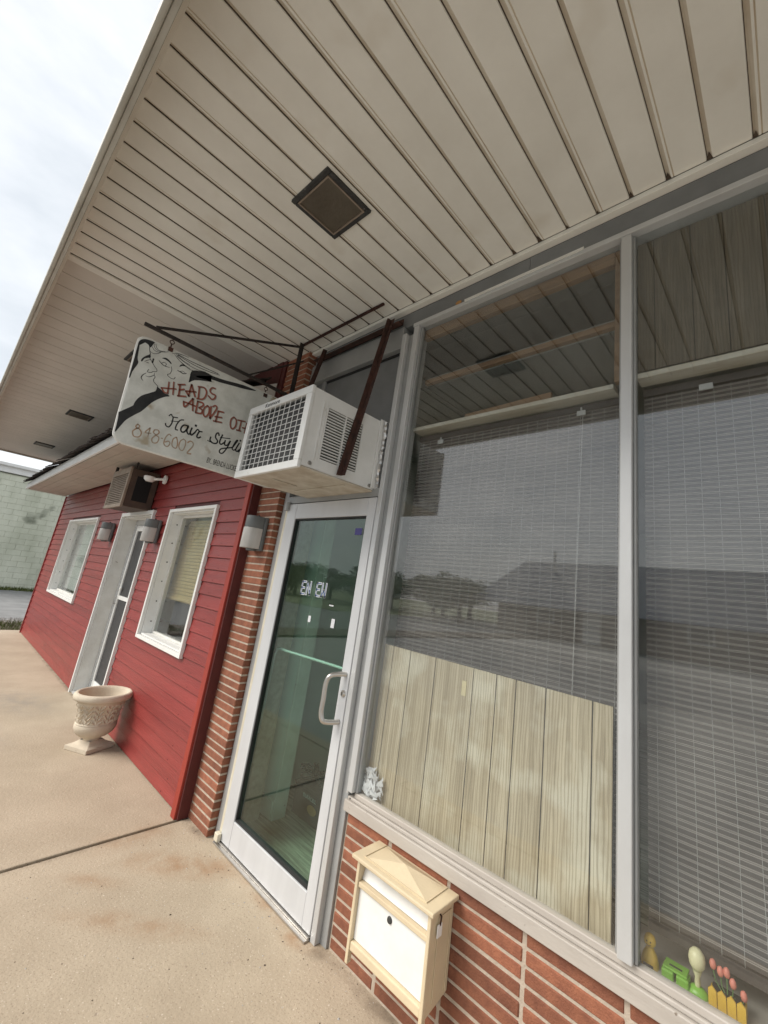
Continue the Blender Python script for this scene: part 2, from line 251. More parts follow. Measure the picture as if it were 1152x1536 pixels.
# ------------------------------------------------------------------ mesh helpers
class MB:
    def __init__(s): s.v = []; s.f = []; s.mi = []
    def add(s, vs, fs, mi=0):
        o = len(s.v); s.v += [tuple(p) for p in vs]; s.f += [tuple(o + i for i in f) for f in fs]; s.mi += [mi] * len(fs); return s
    def box(s, x0, x1, y0, y1, z0, z1, mi=0):
        return s.add([(x0, y0, z0), (x1, y0, z0), (x1, y1, z0), (x0, y1, z0), (x0, y0, z1), (x1, y0, z1), (x1, y1, z1), (x0, y1, z1)],
                     [(0, 3, 2, 1), (4, 5, 6, 7), (0, 1, 5, 4), (1, 2, 6, 5), (2, 3, 7, 6), (3, 0, 4, 7)], mi)
    def prism(s, poly, ax, a, b, mi=0):
        # poly: 2D points in the two remaining axes (in x,y,z order), extruded along axis ax from a to b
        n = len(poly)
        def P(p, t):
            q = list(p); q.insert(ax, t); return q
        vs = [P(p, a) for p in poly] + [P(p, b) for p in poly]
        fs = [tuple(range(n)), tuple(range(2 * n - 1, n - 1, -1))] + [(i, (i + 1) % n, n + (i + 1) % n, n + i) for i in range(n)]
        return s.add(vs, fs, mi)
    def bar(s, a, b, w, h=None, up=(0, 0, 1), mi=0):
        a, b = Vector(a), Vector(b); d = (b - a).normalized(); h = h or w
        u = d.cross(Vector(up))
        if u.length < 1e-4: u = d.cross(Vector((1, 0, 0)))
        u.normalize(); v = u.cross(d)
        vs = [p + u * sx * w / 2 + v * sy * h / 2 for p in (a, b) for sx, sy in ((-1, -1), (1, -1), (1, 1), (-1, 1))]
        return s.add(vs, [(3, 2, 1, 0), (4, 5, 6, 7), (0, 1, 5, 4), (1, 2, 6, 5), (2, 3, 7, 6), (3, 0, 4, 7)], mi)
    def tube(s, pts, r, n=10, mi=0):
        pts = [Vector(p) for p in pts]; vs = []; fs = []
        rs = r if isinstance(r, (list, tuple)) else [r] * len(pts)
        ref = None
        for i, p in enumerate(pts):
            d = (pts[min(i + 1, len(pts) - 1)] - pts[max(i - 1, 0)]).normalized()
            if ref is None: ref = d.orthogonal().normalized()
            u = (ref - d * ref.dot(d)).normalized(); ref = u; v = d.cross(u)
            vs += [p + (u * math.cos(2 * math.pi * k / n) + v * math.sin(2 * math.pi * k / n)) * rs[i] for k in range(n)]
        for i in range(len(pts) - 1):
            for k in range(n): fs.append((i * n + k, i * n + (k + 1) % n, (i + 1) * n + (k + 1) % n, (i + 1) * n + k))
        fs += [tuple(range(n - 1, -1, -1)), tuple((len(pts) - 1) * n + k for k in range(n))]
        return s.add(vs, fs, mi)
    def lathe(s, prof, c=(0, 0, 0), n=32, ax=2, mi=0, disp=None, sy=1.0, cap=True):
        vs = []; fs = []
        for j, (r, z) in enumerate(prof):
            for k in range(n):
                a = 2 * math.pi * k / n; rr = r + (disp(a, z) if disp else 0)
                p = [rr * math.cos(a), rr * math.sin(a) * sy, z]
                if ax == 1: p = [p[0], p[2], p[1]]
                if ax == 0: p = [p[2], p[0], p[1]]
                vs.append((p[0] + c[0], p[1] + c[1], p[2] + c[2]))
        for j in range(len(prof) - 1):
            for k in range(n): fs.append((j * n + k, j * n + (k + 1) % n, (j + 1) * n + (k + 1) % n, (j + 1) * n + k))
        if cap and prof[0][0] > 1e-6: fs.append(tuple(range(n - 1, -1, -1)))
        if cap and prof[-1][0] > 1e-6: fs.append(tuple((len(prof) - 1) * n + k for k in range(n)))
        return s.add(vs, fs, mi)
    def mesh(s, name, mats, bevel=0.0, smooth=False, seg=2):
        me = bpy.data.meshes.new(name); me.from_pydata(s.v, [], s.f)
        if not isinstance(mats, (list, tuple)): mats = [mats]
        for m in mats: me.materials.append(MATS[m])
        for p, i in zip(me.polygons, s.mi): p.material_index = i
        bm = bmesh.new(); bm.from_mesh(me)
        bmesh.ops.recalc_face_normals(bm, faces=bm.faces)
        if bevel:
            es = [e for e in bm.edges if len(e.link_faces) == 2 and e.calc_face_angle(0) > 0.5]
            bmesh.ops.bevel(bm, geom=es, offset=bevel, segments=seg, profile=0.5, affect='EDGES', clamp_overlap=True)
        bm.to_mesh(me); bm.free()
        if smooth:
            for p in me.polygons: p.use_smooth = True
            try: me.set_sharp_from_angle(angle=math.radians(smooth if smooth > 1 else 40))
            except Exception: pass
        return me
COL = scn.collection
def link(name, me, parent=None, loc=None):
    o = bpy.data.objects.new(name, me); COL.objects.link(o)
    if loc is not None: o.location = loc
    if parent is not None:
        o.parent = parent; o.matrix_parent_inverse = PINV[parent.name]
    PINV[o.name] = Matrix.Translation(o.location).inverted()
    return o
PINV = {}
def part(name, mb, mats, parent=None, bevel=0.0, smooth=False, seg=2):
    return link(name, mb.mesh(name, mats, bevel, smooth, seg), parent)
def tag(o, label, cat, group=None):
    o['label'] = label; o['category'] = cat
    if group: o['group'] = group
    return o
def thing(name, label, cat, loc=(0, 0, 0), group=None):
    return tag(link(name, None, None, loc), label, cat, group)
def struct(name, mb, mats, bevel=0):
    o = part(name, mb, mats, None, bevel); o['kind'] = 'structure'; return o
def dup(root, delta, label=None):
    r = root.copy(); COL.objects.link(r); r.location = root.location + Vector(delta)
    if label: r['label'] = label
    for ch in root.children:
        c = ch.copy(); COL.objects.link(c); c.parent = r
        for g in ch.children:
            d = g.copy(); COL.objects.link(d); d.parent = c
    return r
def smooth_pts(P, k=6, closed=False):
    P = [Vector(p) for p in P]
    if len(P) < 3: return P
    out = []; n = len(P)
    for i in range(n if closed else n - 1):
        g = lambda j: P[j % n] if closed else P[max(0, min(n - 1, j))]
        a, b, c, d = g(i - 1), g(i), g(i + 1), g(i + 2)
        for t in range(k):
            u = t / k
            out.append(0.5 * ((2 * b) + (c - a) * u + (2 * a - 5 * b + 4 * c - d) * u * u + (3 * b - a - 3 * c + d) * u ** 3))
    if not closed: out.append(P[-1])
    return out
def text_mesh(s, size):
    cu = bpy.data.curves.new('t', 'FONT'); cu.body = s; cu.size = size; cu.extrude = 0.0004
    o = bpy.data.objects.new('t', cu); COL.objects.link(o); bpy.context.view_layer.update()
    me = bpy.data.meshes.new_from_object(o.evaluated_get(bpy.context.evaluated_depsgraph_get()))
    bpy.data.objects.remove(o); return me
def place_text(name, s, size, m, parent, origin, ex, ey, width=None):
    # ex, ey: directions of the writing and of its ascenders
    me = text_mesh(s, size); me.materials.clear(); me.materials.append(MATS[m])
    ex, ey = Vector(ex), Vector(ey); ez = ex.cross(ey); xs = [v.co.x for v in me.vertices]
    k = (width / (max(xs) - min(xs))) if width else 1
    for v in me.vertices: v.co = Vector(origin) + ex * v.co.x * k + ey * v.co.y + ez * v.co.z
    return link(name, me, parent)

SZ = 3.363       # height of the canopy soffit
# ------------------------------------------------------------------ GROUND
g = MB(); g.add([(-400, -400, -0.10), (400, -400, -0.10), (400, 400, -0.10), (-400, 400, -0.10)], [(0, 1, 2, 3)])
struct('ground', g, 'asphalt')
walk = struct('pavement', MB().box(-11.35, 9.0, -1.53, 0.3, -0.09, -0.022), 'joint_fill')
def slab(x0, x1, y0, y1):
    me = MB().box(x0, x1, y0, y1, -0.05, 0).mesh('slab', 'concrete', bevel=0.006)
    return link('slab', me, walk)
slab(-11.35, -3.104, -1.40, 0.10); slab(-3.080, 1.9, -1.40, 0.10); slab(1.915, 9.0, -1.40, 0.10)
for k in range(7): link('kerb_stone', MB().box(-11.35 + k * 2.9, -11.35 + k * 2.9 + 2.89, -1.55, -1.408, -.12, -.001).mesh('kerb_stone', 'concrete', bevel=.015), walk)
struct('road', MB().box(-200, 200, -16, -9, -.099, -.09), 'asphalt_pale')
struct('lawn', MB().box(-200, -16, -80, -16.1, -.099, -.06), 'grass')
alley = struct('alley', MB().box(-21.4, -13.0, -30, 30, -0.095, -0.03), 'asphalt_pale')
verge = struct('verge', MB().box(-13.0, -11.36, -30, 30, -0.095, -0.028), 'soil')
# gravel and grass of the verge
gm = MB()
for i in range(2600):
    x = -13.35 + abs(random.gauss(0, 0.42)); y = random.uniform(-3, 4); r = random.uniform(0.010, 0.028)
    if x > -12.1: continue
    vs = [(x + r * math.cos(a) * random.uniform(.7, 1.2), y + r * math.sin(a) * random.uniform(.7, 1.2), -0.029) for a in (0, 1.26, 2.5, 3.77, 5.0)]
    gm.add(vs + [(x, y, -0.029 + r * 0.9)], [(0, 1, 5), (1, 2, 5), (2, 3, 5), (3, 4, 5), (4, 0, 5)])
o = part('gravel', gm, 'gravel_stone'); o['kind'] = 'stuff'; tag(o, 'pale gravel scattered along the edge of the alley', 'gravel')
gm = MB()
for i in range(9000):
    x = random.uniform(-12.6, -11.38); y = random.uniform(-3, 4)
    if random.random() > 0.35 + 0.65 * math.sin(x * 5 + y * 3) ** 2: continue
    h = random.uniform(0.02, 0.075); a = random.uniform(0, 6.28); dx, dy = 0.006 * math.cos(a), 0.006 * math.sin(a)
    lx, ly = random.gauss(0, .02), random.gauss(0, .02)
    gm.add([(x - dx, y - dy, -0.03), (x + dx, y + dy, -0.03), (x + lx, y + ly, h)], [(0, 1, 2)])
o = part('grass', gm, 'grass'); o['kind'] = 'stuff'; tag(o, 'patchy grass at the end of the concrete pavement', 'grass')
gm = MB()
for i in range(2500):
    x = -21.42 + abs(random.gauss(0, 0.10)); y = random.uniform(-4, 6); h = random.uniform(0.03, 0.14)
    a = random.uniform(0, 6.28); dx, dy = 0.02 * math.cos(a), 0.02 * math.sin(a)
    gm.add([(x - dx, y - dy, -0.03), (x + dx, y + dy, -0.03), (x + random.gauss(0, .03), y + random.gauss(0, .03), h)], [(0, 1, 2)])
o = part('weeds', gm, 'grass'); o['kind'] = 'stuff'; tag(o, 'low weeds at the foot of the pale green block wall', 'weeds')

gm = MB()
for i in range(420):
    if i % 3: x, y = random.uniform(-3.2, 0), random.uniform(-1.3, -.05)
    else: x = random.uniform(-3.0, 0); y = .03 - abs(random.gauss(0, .03)) if x > -1.65 else -.05 - abs(random.gauss(0, .05))
    r = random.uniform(.0012, .0035) * (1.6 if random.random() < .1 else 1)
    vs = [(x + r * math.cos(a) * random.uniform(.6, 1.3), y + r * math.sin(a) * random.uniform(.6, 1.3), .0003) for a in (0, 1.26, 2.5, 3.77, 5.0)]
    gm.add(vs + [(x, y, .0003 + r * .9)], [(0, 1, 5), (1, 2, 5), (2, 3, 5), (3, 4, 5), (4, 0, 5)], i % 2)
o = part('grit', gm, ['gravel_stone', 'soil']); o['kind'] = 'stuff'; tag(o, 'fine grit scattered on the concrete before the glass door', 'grit')

# ------------------------------------------------------------------ STOREFRONT BUILDING
shop = thing('storefront_building', 'brick and aluminium storefront with glass door and a ribbed metal canopy', 'building', (0, 0.3, 0))
# brick under the windows: stack bond, long thin bricks
wall = part('wall', MB().box(-1.69, 2.6, 0.0435, 0.30, -0.05, 0.54), 'mortar', shop)
CH, BL_ = 0.0487, 0.3205
brick_me = MB().box(-0.1535, 0.1535, -0.006, 0.05, -0.0201, 0.0201).mesh('brick', 'brick', bevel=0.004, seg=1)
half_me = MB().box(-0.138, 0.138, -0.006, 0.05, -0.0201, 0.0201).mesh('brick', 'brick', bevel=0.004, seg=1)
for k in range(12):
    zc = 0.535 - CH * k - CH / 2 + 0.004
    if zc < -0.02: continue
    for j in range(13):
        xc = -1.397 + 0.0 + BL_ * (j - 1) + BL_ / 2
        me = brick_me
        if j == 0: xc = -1.5455; me = half_me
        link('brick', me, wall, (xc + random.uniform(-.001, .001), 0.046 + random.uniform(-.0015, .0015), zc))
# brick pier beside the door
pier = part('pier', MB().box(-3.10, -2.803, -0.0365, 0.30, -0.05, SZ - 0.002), 'mortar', shop)
pb_me = MB().box(-0.157, 0.157, -0.062, 0.062, -0.0201, 0.0201).mesh('brick', 'brick', bevel=0.004, seg=1)
z = 0.022
while z < SZ - .02:
    link('brick', pb_me, pier, (-2.957 + random.uniform(-.002, .002), 0.022 + random.uniform(-.002, .002), z)); z += CH
# brick end wall on the far right and the shell of the room
part('end_wall', MB().box(2.6, 2.9, -0.02, 6.3, -0.05, 3.75), 'brick', shop)
part('back_wall', MB().box(-3.1, 2.6, 6.0, 6.3, -0.05, 3.75), 'interior_wall', shop)
part('side_wall', MB().box(-3.25, -3.105, 0.05, 6.3, -0.05, 3.75), 'interior_wall', shop)
part('roof_slab', MB().box(-3.25, 2.9, 0.10, 6.3, 3.45, 3.75), 'interior_ceiling', shop)
part('floor_slab', MB().box(-3.1, 2.6, 0.10, 6.0, -0.05, 0.012), 'carpet', shop)
ceil = part('ceiling', MB().box(-3.1, 2.6, 0.35, 6.0, 3.0, 3.05), 'interior_ceiling', shop)
for i in range(9):
    for j in range(5):
        if j * 0.62 + .4 > 3.2: continue
        link('ceiling_tile', MB().box(-3.08 + i * .62, -2.47 + i * .62, .36 + j * 1.1, 1.45 + j * 1.1, 2.985, 2.998).mesh('ceiling_tile', 'interior_ceiling', bevel=.004, seg=1), ceil)
part('carpet_edge', MB().box(-3.1, 2.6, 5.96, 5.995, 0.014, 0.11), 'battery_black', shop)
# sill, mullions, header
sl = part('window_sill', MB().box(-1.70, 2.6, 0.018, 0.20, 0.545, 0.592).box(-1.69, 2.6, 0.028, 0.20, 0.593, 0.606), 'sill_metal', shop, 0.003)
part('sill_bead', MB().box(-1.655, 2.6, 0.036, 0.066, 0.607, 0.628), 'sill_metal', sl, 0.003)
part('sill_screw', MB().lathe([(0, 0), (.004, 0), (.004, .003), (0, .003)], (-1.672, 0.0265, 0.600), 8, 1), 'dark_steel', sl)
part('window_board', MB().box(-1.66, 2.6, 0.082, 0.30, 0.570, 0.5990), 'sill_metal', sl, 0.002)
def mullion(x0, x1):
    m_ = part('mullion', MB().box(x0, x1, 0.016, 0.10, 0.630, 3.205), 'aluminium', shop, 0.003)
    part('glazing_bead', MB().box(x0 - .010, x0 - .001, 0.036, 0.066, 0.63, 3.20).box(x1 + .001, x1 + .010, 0.036, 0.066, 0.63, 3.20), 'aluminium_grey', m_, .002)
mullion(-0.458, -0.416); mullion(0.78, 0.822); mullion(2.03, 2.07)
# jamb between door and window
part('jamb', MB().box(-1.773, -1.738, 0.0, 0.11, 0, 3.17), 'aluminium', shop, 0.003)
part('jamb', MB().box(-1.737, -1.692, 0.030, 0.11, 0, 3.17), 'aluminium_grey', shop, 0.002)
part('jamb', MB().box(-1.691, -1.652, 0.014, 0.11, 0.5445 + .085, 3.205), 'aluminium', shop, 0.003)
part('caulk', MB().tube([(-1.692, 0.022 + .002 * math.sin(i * 2.1), 0.62 + i * .05) for i in range(52)], [.0025 + .0012 * math.sin(i * 3.7) for i in range(52)], 6), 'white_worn', shop)
part('glazing_bead', MB().box(-1.651, -1.638, 0.036, 0.066, 0.63, 3.20), 'aluminium_grey', shop, .002)
hd = part('header', MB().box(-1.70, 2.6, 0.012, 0.12, 3.206, 3.232), 'aluminium', shop, 0.003)
part('header_flashing', MB().box(-2.78, -0.905, 0.022, 0.30, 3.233, 3.335).box(-0.902, 2.6, 0.021, 0.30, 3.233, 3.335), 'transom_panel', hd)
part('drip_strip', MB().box(-1.30, -0.62, 0.004, 0.011, 3.224, 3.236), 'white_worn', hd)
part('rust_patch', MB().lathe([(0, 0), (.022, 0), (.018, .006), (0, .008)], (-1.35, 0.014, 3.243), 9, 1, sy=.6), 'copper', hd)
part('soffit_trim', MB().box(-2.80, 2.6, -0.018, 0.022, 3.336, 3.361), 'soffit', hd, 0.003)
# panes
for x0, x1 in ((-1.652, -0.4585), (-0.4155, 0.7795), (0.8225, 2.029)):
    part('window_pane', MB().box(x0, x1, 0.050, 0.056, 0.607, 3.205), 'glass_window', shop)
part('window_panel', MB().box(2.071, 2.6, 0.04, .06, .607, 3.205), 'transom_panel', shop)
# transom over the door
tr = part('transom', MB().box(-2.79, -2.738, 0.004, 0.11, 0.0, 3.232).box(-2.737, -1.774, 0.002, 0.11, 2.098, 2.150).box(-2.737, -1.774, 0.004, 0.11, 3.075, 3.232), 'aluminium_grey', shop, 0.003)
part('transom_panel', MB().box(-2.736, -1.775, 0.048, 0.06, 2.151, 3.074), 'transom_panel', tr)
part('transom_stop', MB().box(-2.64, -2.60, 0.030, 0.047, 2.151, 3.074).box(-1.80, -1.776, 0.030, 0.047, 2.151, 3.074), 'aluminium_grey', tr, .002)
part('transom_seam', MB().box(-2.60, -1.80, 0.040, 0.0475, 3.058, 3.074), 'rubber', tr)
# the glass door
door = part('door', MB().box(-2.736, -2.708, 0.0, 0.06, 0.012, 2.096), 'cream_frame', shop, .002)
leaf = MB().box(-2.704, -2.592, -0.004, 0.04, 0.022, 2.092)
leaf.box(-1.842, -1.776, -0.004, 0.04, 0.022, 2.092); leaf.box(-2.5915, -1.8425, -0.0035, 0.04, 1.985, 2.092); leaf.box(-2.5915, -1.8425, -0.0035, 0.04, 0.022, 0.158)
part('door_leaf', leaf, 'door_white', door, 0.003)
gk = MB()
for a in ((-2.5915, -2.587, 0.159, 1.984), (-1.848, -1.8425, 0.159, 1.984)): gk.box(a[0], a[1], 0.004, 0.034, a[2], a[3])
gk.box(-2.5865, -1.8485, 0.004, 0.034, 0.159, 0.168); gk.box(-2.5865, -1.8485, 0.004, 0.034, 1.975, 1.984)
part('gasket', gk, 'rubber', door)
part('door_pane', MB().box(-2.5865, -1.8485, 0.018, 0.024, 0.168, 1.975), 'glass_door', door)
part('threshold', MB().box(-2.735, -1.776, -0.030, 0.10, 0.0005, 0.010).box(-2.735, -1.776, -0.012, 0.10, 0.0105, 0.018), 'steel', door, 0.002)
grip = onX(485, 1050, -1.845)
hp = [(-1.803, -0.004, 1.129), (-1.812, -0.03, 1.131), (grip.x + .012, grip.y + .012, 1.122), (grip.x, grip.y, 1.085), (grip.x, grip.y, 1.01), (grip.x, grip.y, 0.945), (grip.x + .012, grip.y + .012, 0.908), (-1.812, -0.03, 0.902), (-1.803, -0.004, 0.904)]
part('pull_handle', MB().tube(smooth_pts(hp, 6), 0.0125, 12), 'steel', door, 0, 60)
part('lock', MB().lathe([(0, -.002), (.012, -.002), (.017, .004), (.017, .009), (0, .009)], (-1.801, -0.013, 1.038), 18, 1), 'steel', door, 0, 40)
part('keyhole', MB().box(-1.803, -1.799, -0.0165, -0.0150, 1.030, 1.046), 'void', door)
part('pivot', MB().lathe([(.0, 0), (.02, 0), (.02, .06), (0, .06)], (-2.70, -0.012, 2.045), 16), 'aluminium_grey', door, 0, 40)
part('pivot', MB().box(-2.735, -2.69, -0.03, -0.005, 0.019, 0.06), 'cream_frame', door, .004)
pb = [(-1.86, 0.080, 1.130), (-2.20, 0.081, 1.128), (-2.50, 0.082, 1.124), (-2.605, 0.083, 1.122), (-2.648, 0.084, 1.085), (-2.655, 0.085, 0.95), (-2.665, 0.085, 0.60)]
part('push_bar', MB().tube(smooth_pts(pb, 6), 0.0085, 10), 'aluminium', door, 0, 60)
for zz in (1.0, .88, .74): part('push_bar_screw', MB().lathe([(0, 0), (.009, .002), (.009, .008), (0, .008)], (-2.657, 0.066, zz), 10, 1), 'steel', door)
# stickers on the door pane
def flat_strokes(mb, strokes, wd, conv, nrm, off):
    nrm = Vector(nrm)
    for st in strokes:
        P = [conv(p) for p in st]
        for i in range(len(P) - 1):
            a, b = P[i], P[i + 1]; d = (b - a)
            if d.length < 1e-6: continue
            d.normalize(); s_ = d.cross(nrm) * wd / 2; a = a - d * wd * .45; b = b + d * wd * .45
            mb.add([a + s_ + nrm * off, a - s_ + nrm * off, b - s_ + nrm * off, b + s_ + nrm * off], [(0, 1, 2, 3)])
E_ = [[(1, 0), (0, 0), (0, 2), (1, 2)], [(0, 1), (.8, 1)]]
N_ = [[(0, 0), (0, 2), (1, 0), (1, 2)]]
W_ = [[(0, 2), (0, 0), (.5, .9), (1, 0), (1, 2)]]
lw, lb = MB(), MB()
for k, (gl_, x0) in enumerate(((E_, -2.382), (N_, -2.325), (E_, -2.222), (W_, -2.165))):
    cv = lambda p: Vector((x0 + p[0] * 0.036, 0.0178, 1.497 + p[1] * 0.0375))
    flat_strokes(lw, gl_, 0.0150, cv, (0, -1, 0), 0.0006); flat_strokes(lb, gl_, 0.0050, cv, (0, -1, 0), 0.0012)
part('lettering_border', lw, 'sticker_white', door); part('lettering', lb, 'sticker_blue', door)
part('paper_tag', MB().box(-2.253, -2.228, 0.0160, 0.0176, 1.338, 1.375), 'sticker_white', door)
part('paper_tag', MB().box(-2.025, -1.995, 0.0160, 0.0176, 1.335, 1.385), 'sticker_white', door)
part('paper_tag', MB().box(-2.07, -2.03, 0.0160, 0.0176, 1.452, 1.459), 'sticker_white', door)
part('sticker', MB().box(-1.945, -1.885, 0.0160, 0.0176, 1.875, 1.915), 'sticker_purple', door)
# partition just inside the door
pt = part('partition', MB().box(-3.1, -2.745, 0.36, 0.44, 0.013, 2.95), 'partition', shop)
part('end_trim', MB().box(-2.744, -2.722, 0.35, 0.45, 0.013, 2.95), 'white_worn', pt, .003)
part('skirting', MB().box(-3.1, -2.746, 0.345, 0.359, 0.013, 0.12), 'white_worn', pt, .003)
# interior wood framing of the upper left bay
frm = part('bay_frame', MB().box(-0.50, -0.462, 0.075, 0.11, 2.535, 3.20).box(-1.65, -0.501, 0.075, 0.11, 3.135, 3.20), 'pine', shop, .003)
part('rail', MB().box(-1.645, -0.501, 0.13, 0.16, 2.845, 2.875), 'pine', frm, .003)
# canopy
can = part('canopy', MB().box(-11.67, 2.9, -1.5115, 0.30, SZ + 0.030, SZ + 0.16), 'fascia', shop)
PW = 0.1425
x = -3.262
prof = [(0, SZ + .009), (0.005, SZ + .009), (0.016, SZ), (PW - 0.004, SZ), (PW - 0.001, SZ + .0065), (PW - .001, SZ + .014), (0, SZ + .014)]
prof2 = prof[:3] + [(0.0235, SZ), (0.0255, SZ + .0035), (0.0285, SZ)] + prof[3:]
def soffit_panel(y0, y1, wide, prof=prof):
    mb = MB(); vs = []; n = len(prof)
    for yy in (y0, y1): vs += [(p[0], yy, p[1]) for p in prof]
    mb.v = vs
    mb.f = [(i, (i + 1) % n, n + (i + 1) % n, n + i) for i in range(n)]; mb.mi = [1, 1] + [0] * (n - 2)
    if n > 7: mb.mi[3] = mb.mi[4] = 1
    return mb.mesh('soffit_panel', ['soffit', 'soffit_groove'])
pm_a, pm_b = soffit_panel(-1.512, -0.0185, True, prof2), soffit_panel(-1.512, -0.0185, False)
seam_me = MB().box(-0.0018, 0.0004, -1.512, -0.019, SZ + 0.0035, SZ + 0.0095).mesh('seam', 'seam_dirt')
k = 0
while x < 2.8:
    p = link('soffit_panel', pm_a if k % 2 else pm_b, can, (x, 0, 0))
    link('seam', seam_me, p, (x, 0, 0))
    x += PW; k += 1
sd = MB()
for i in range(41):
    xx = -3.26 + i * PW; s_ = random.uniform(.5, 1.3)
    sd.add([(xx - .006 * s_, -.0195, SZ - .0006), (xx + .014 * s_, -.0195, SZ - .0006), (xx + .006, -.0195 - .03 * s_, SZ - .0006)], [(0, 1, 2)])
o = part('seam_end_grime', sd, 'seam_dirt', can)
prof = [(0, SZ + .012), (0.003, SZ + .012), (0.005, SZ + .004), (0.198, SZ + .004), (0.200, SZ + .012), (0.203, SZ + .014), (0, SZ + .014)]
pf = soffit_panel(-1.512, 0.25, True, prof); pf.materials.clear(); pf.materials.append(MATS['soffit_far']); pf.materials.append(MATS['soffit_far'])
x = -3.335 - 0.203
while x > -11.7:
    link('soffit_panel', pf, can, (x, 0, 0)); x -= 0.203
part('soffit_strip', MB().box(-3.333, -3.264, -1.512, 0.25, SZ - 0.006, SZ + .014), 'soffit', can, .002)
fs = part('canopy_fascia', MB().box(-3.30, 2.9, -1.5400, -1.5215, SZ - 0.235, SZ + .17).box(-11.69, -3.302, -1.5400, -1.5215, SZ - 0.233, SZ + .17), 'fascia', can, .003)
part('drip_edge', MB().box(-11.70, 2.9, -1.560, -1.5405, SZ - 0.243, SZ + .19), 'fascia', fs, .006)
part('edge_channel', MB().box(-11.68, 2.9, -1.5210, -1.4995, SZ - 0.012, SZ + .013), 'soffit', fs, .002)
part('end_fascia', MB().box(-11.69, -11.67, -1.512, 0.3, SZ - 0.03, SZ + .17), 'fascia', fs)

# ------------------------------------------------------------------ RED SHOPFRONT
RY = -0.085
red = thing('red_shop', 'low shop clad in dark red lap siding with white framed windows', 'building', (-7, 0.3, 0))
body = MB()
def rbox(a, b, c, d): body.box(a, b, RY + 0.02, 0.05, c, d)
XL, XR = -11.02, -3.17
W1, DR, W2 = (-9.72, -7.74), (-6.46, -5.31), (-4.75, -3.70)
rbox(XL, W1[0], -.05, 2.64); rbox(W1[1], DR[0], -.05, 2.64); rbox(DR[1], W2[0], -.05, 2.64); rbox(W2[1], XR, -.05, 2.64)
for W in (W1, W2): body.box(W[0], W[1], RY + .02, .05, -.05, .895); body.box(W[0], W[1], RY + .02, .05, 2.09, 2.64)
body.box(DR[0], DR[1], RY + .02, .05, 2.10, 2.64)
rw = part('wall', body, 'red_trim_dark', red)  # dark red backing paints the lap shadow into the gaps between planks
EX = 0.0978
BP = [(0, 0), (0, EX + .012), (0.006, EX + .012), (0.012, EX + .008), (0.0195, 0.0)]   # y offset inward -> prism in (y,z)
def plank(x0, x1, z0):
    h = min(EX + .012, 2.64 - z0)
    y = RY + 0.0195
    return MB().prism([(y, z0 + .003), (y, z0 + EX), (y - .007, z0 + EX), (y - .0185, z0 + .006), (y - .0165, z0 + .003)], 0, x0 + .001, x1 - .001).mesh('plank', 'red_siding')
z = 0.004; k = 0
while z < 2.62:
    segs = [(XL, XR)]
    for (a, b), lo, hi in ((W1, .875, 2.11), (DR, -1, 2.13), (W2, .875, 2.11)):
        if z + EX > lo + .02 and z < hi - .02:
            ns = []
            for s0, s1 in segs:
                if a > s0 and b < s1: ns += [(s0, a), (b, s1)]
                else: ns.append((s0, s1))
            segs = ns
    out = []
    for s0, s1 in segs:
        if s1 - s0 > 2.6:
            c = s0 + random.uniform(.35, .65) * (s1 - s0); out += [(s0, c), (c, s1)]
        else: out.append((s0, s1))
    for s0, s1 in out: link('plank', plank(s0, s1, z), rw)
    z += EX; k += 1
nl = MB(); random.seed(9)
for r in range(26):
    for xx in (-3.45, -5.15, -7.1, -10.4):
        zz = .004 + r * EX + .022
        if xx == -5.15 and 1.7 < zz < 2.05: continue
        nl.lathe([(0, 0), (.0045, .0006), (.0045, .003)], (xx + random.gauss(0, .03), RY - .0008 + .0018, zz), 6, 1)
o = part('nail_heads', nl, 'red_trim_dark', rw); o['kind'] = 'stuff'
part('corner_trim', MB().box(-3.168, -3.105, RY - .035, RY + .30, 0.0, 2.70), 'red_trim', red, .003)
part('corner_trim', MB().box(-3.104, -3.085, RY - .020, -0.03, 0.0, 2.70), 'red_trim_dark', red, .002)
part('upper_trim', MB().box(-3.168, -3.116, -.055, RY + .30, 2.701, SZ - .002), 'red_trim_dark', red, .003)  # darker red than the lower trim: shade under the canopy put into the colour
part('corner_trim', MB().box(XL - .03, XL - .001, RY - .012, .3, 0.0, 2.64), 'red_siding', red, .002)
part('upper_wall', MB().box(XL, -3.17, -0.06, 0.3, 2.642, SZ + .004), 'red_trim_dark', red)
part('end_wall', MB().box(XL + .001, XL + .2, .301, 6, -.05, 2.64), 'red_siding', red)
part('inner_shell', MB().box(XL + .2, -3.26, 3.0, 3.1, -.05, 2.64).box(XL + .2, -3.26, .31, 3.0, 2.5, 2.55).box(XL + .2, -3.26, .10, 3.0, -.05, .004), 'interior_wall', red)
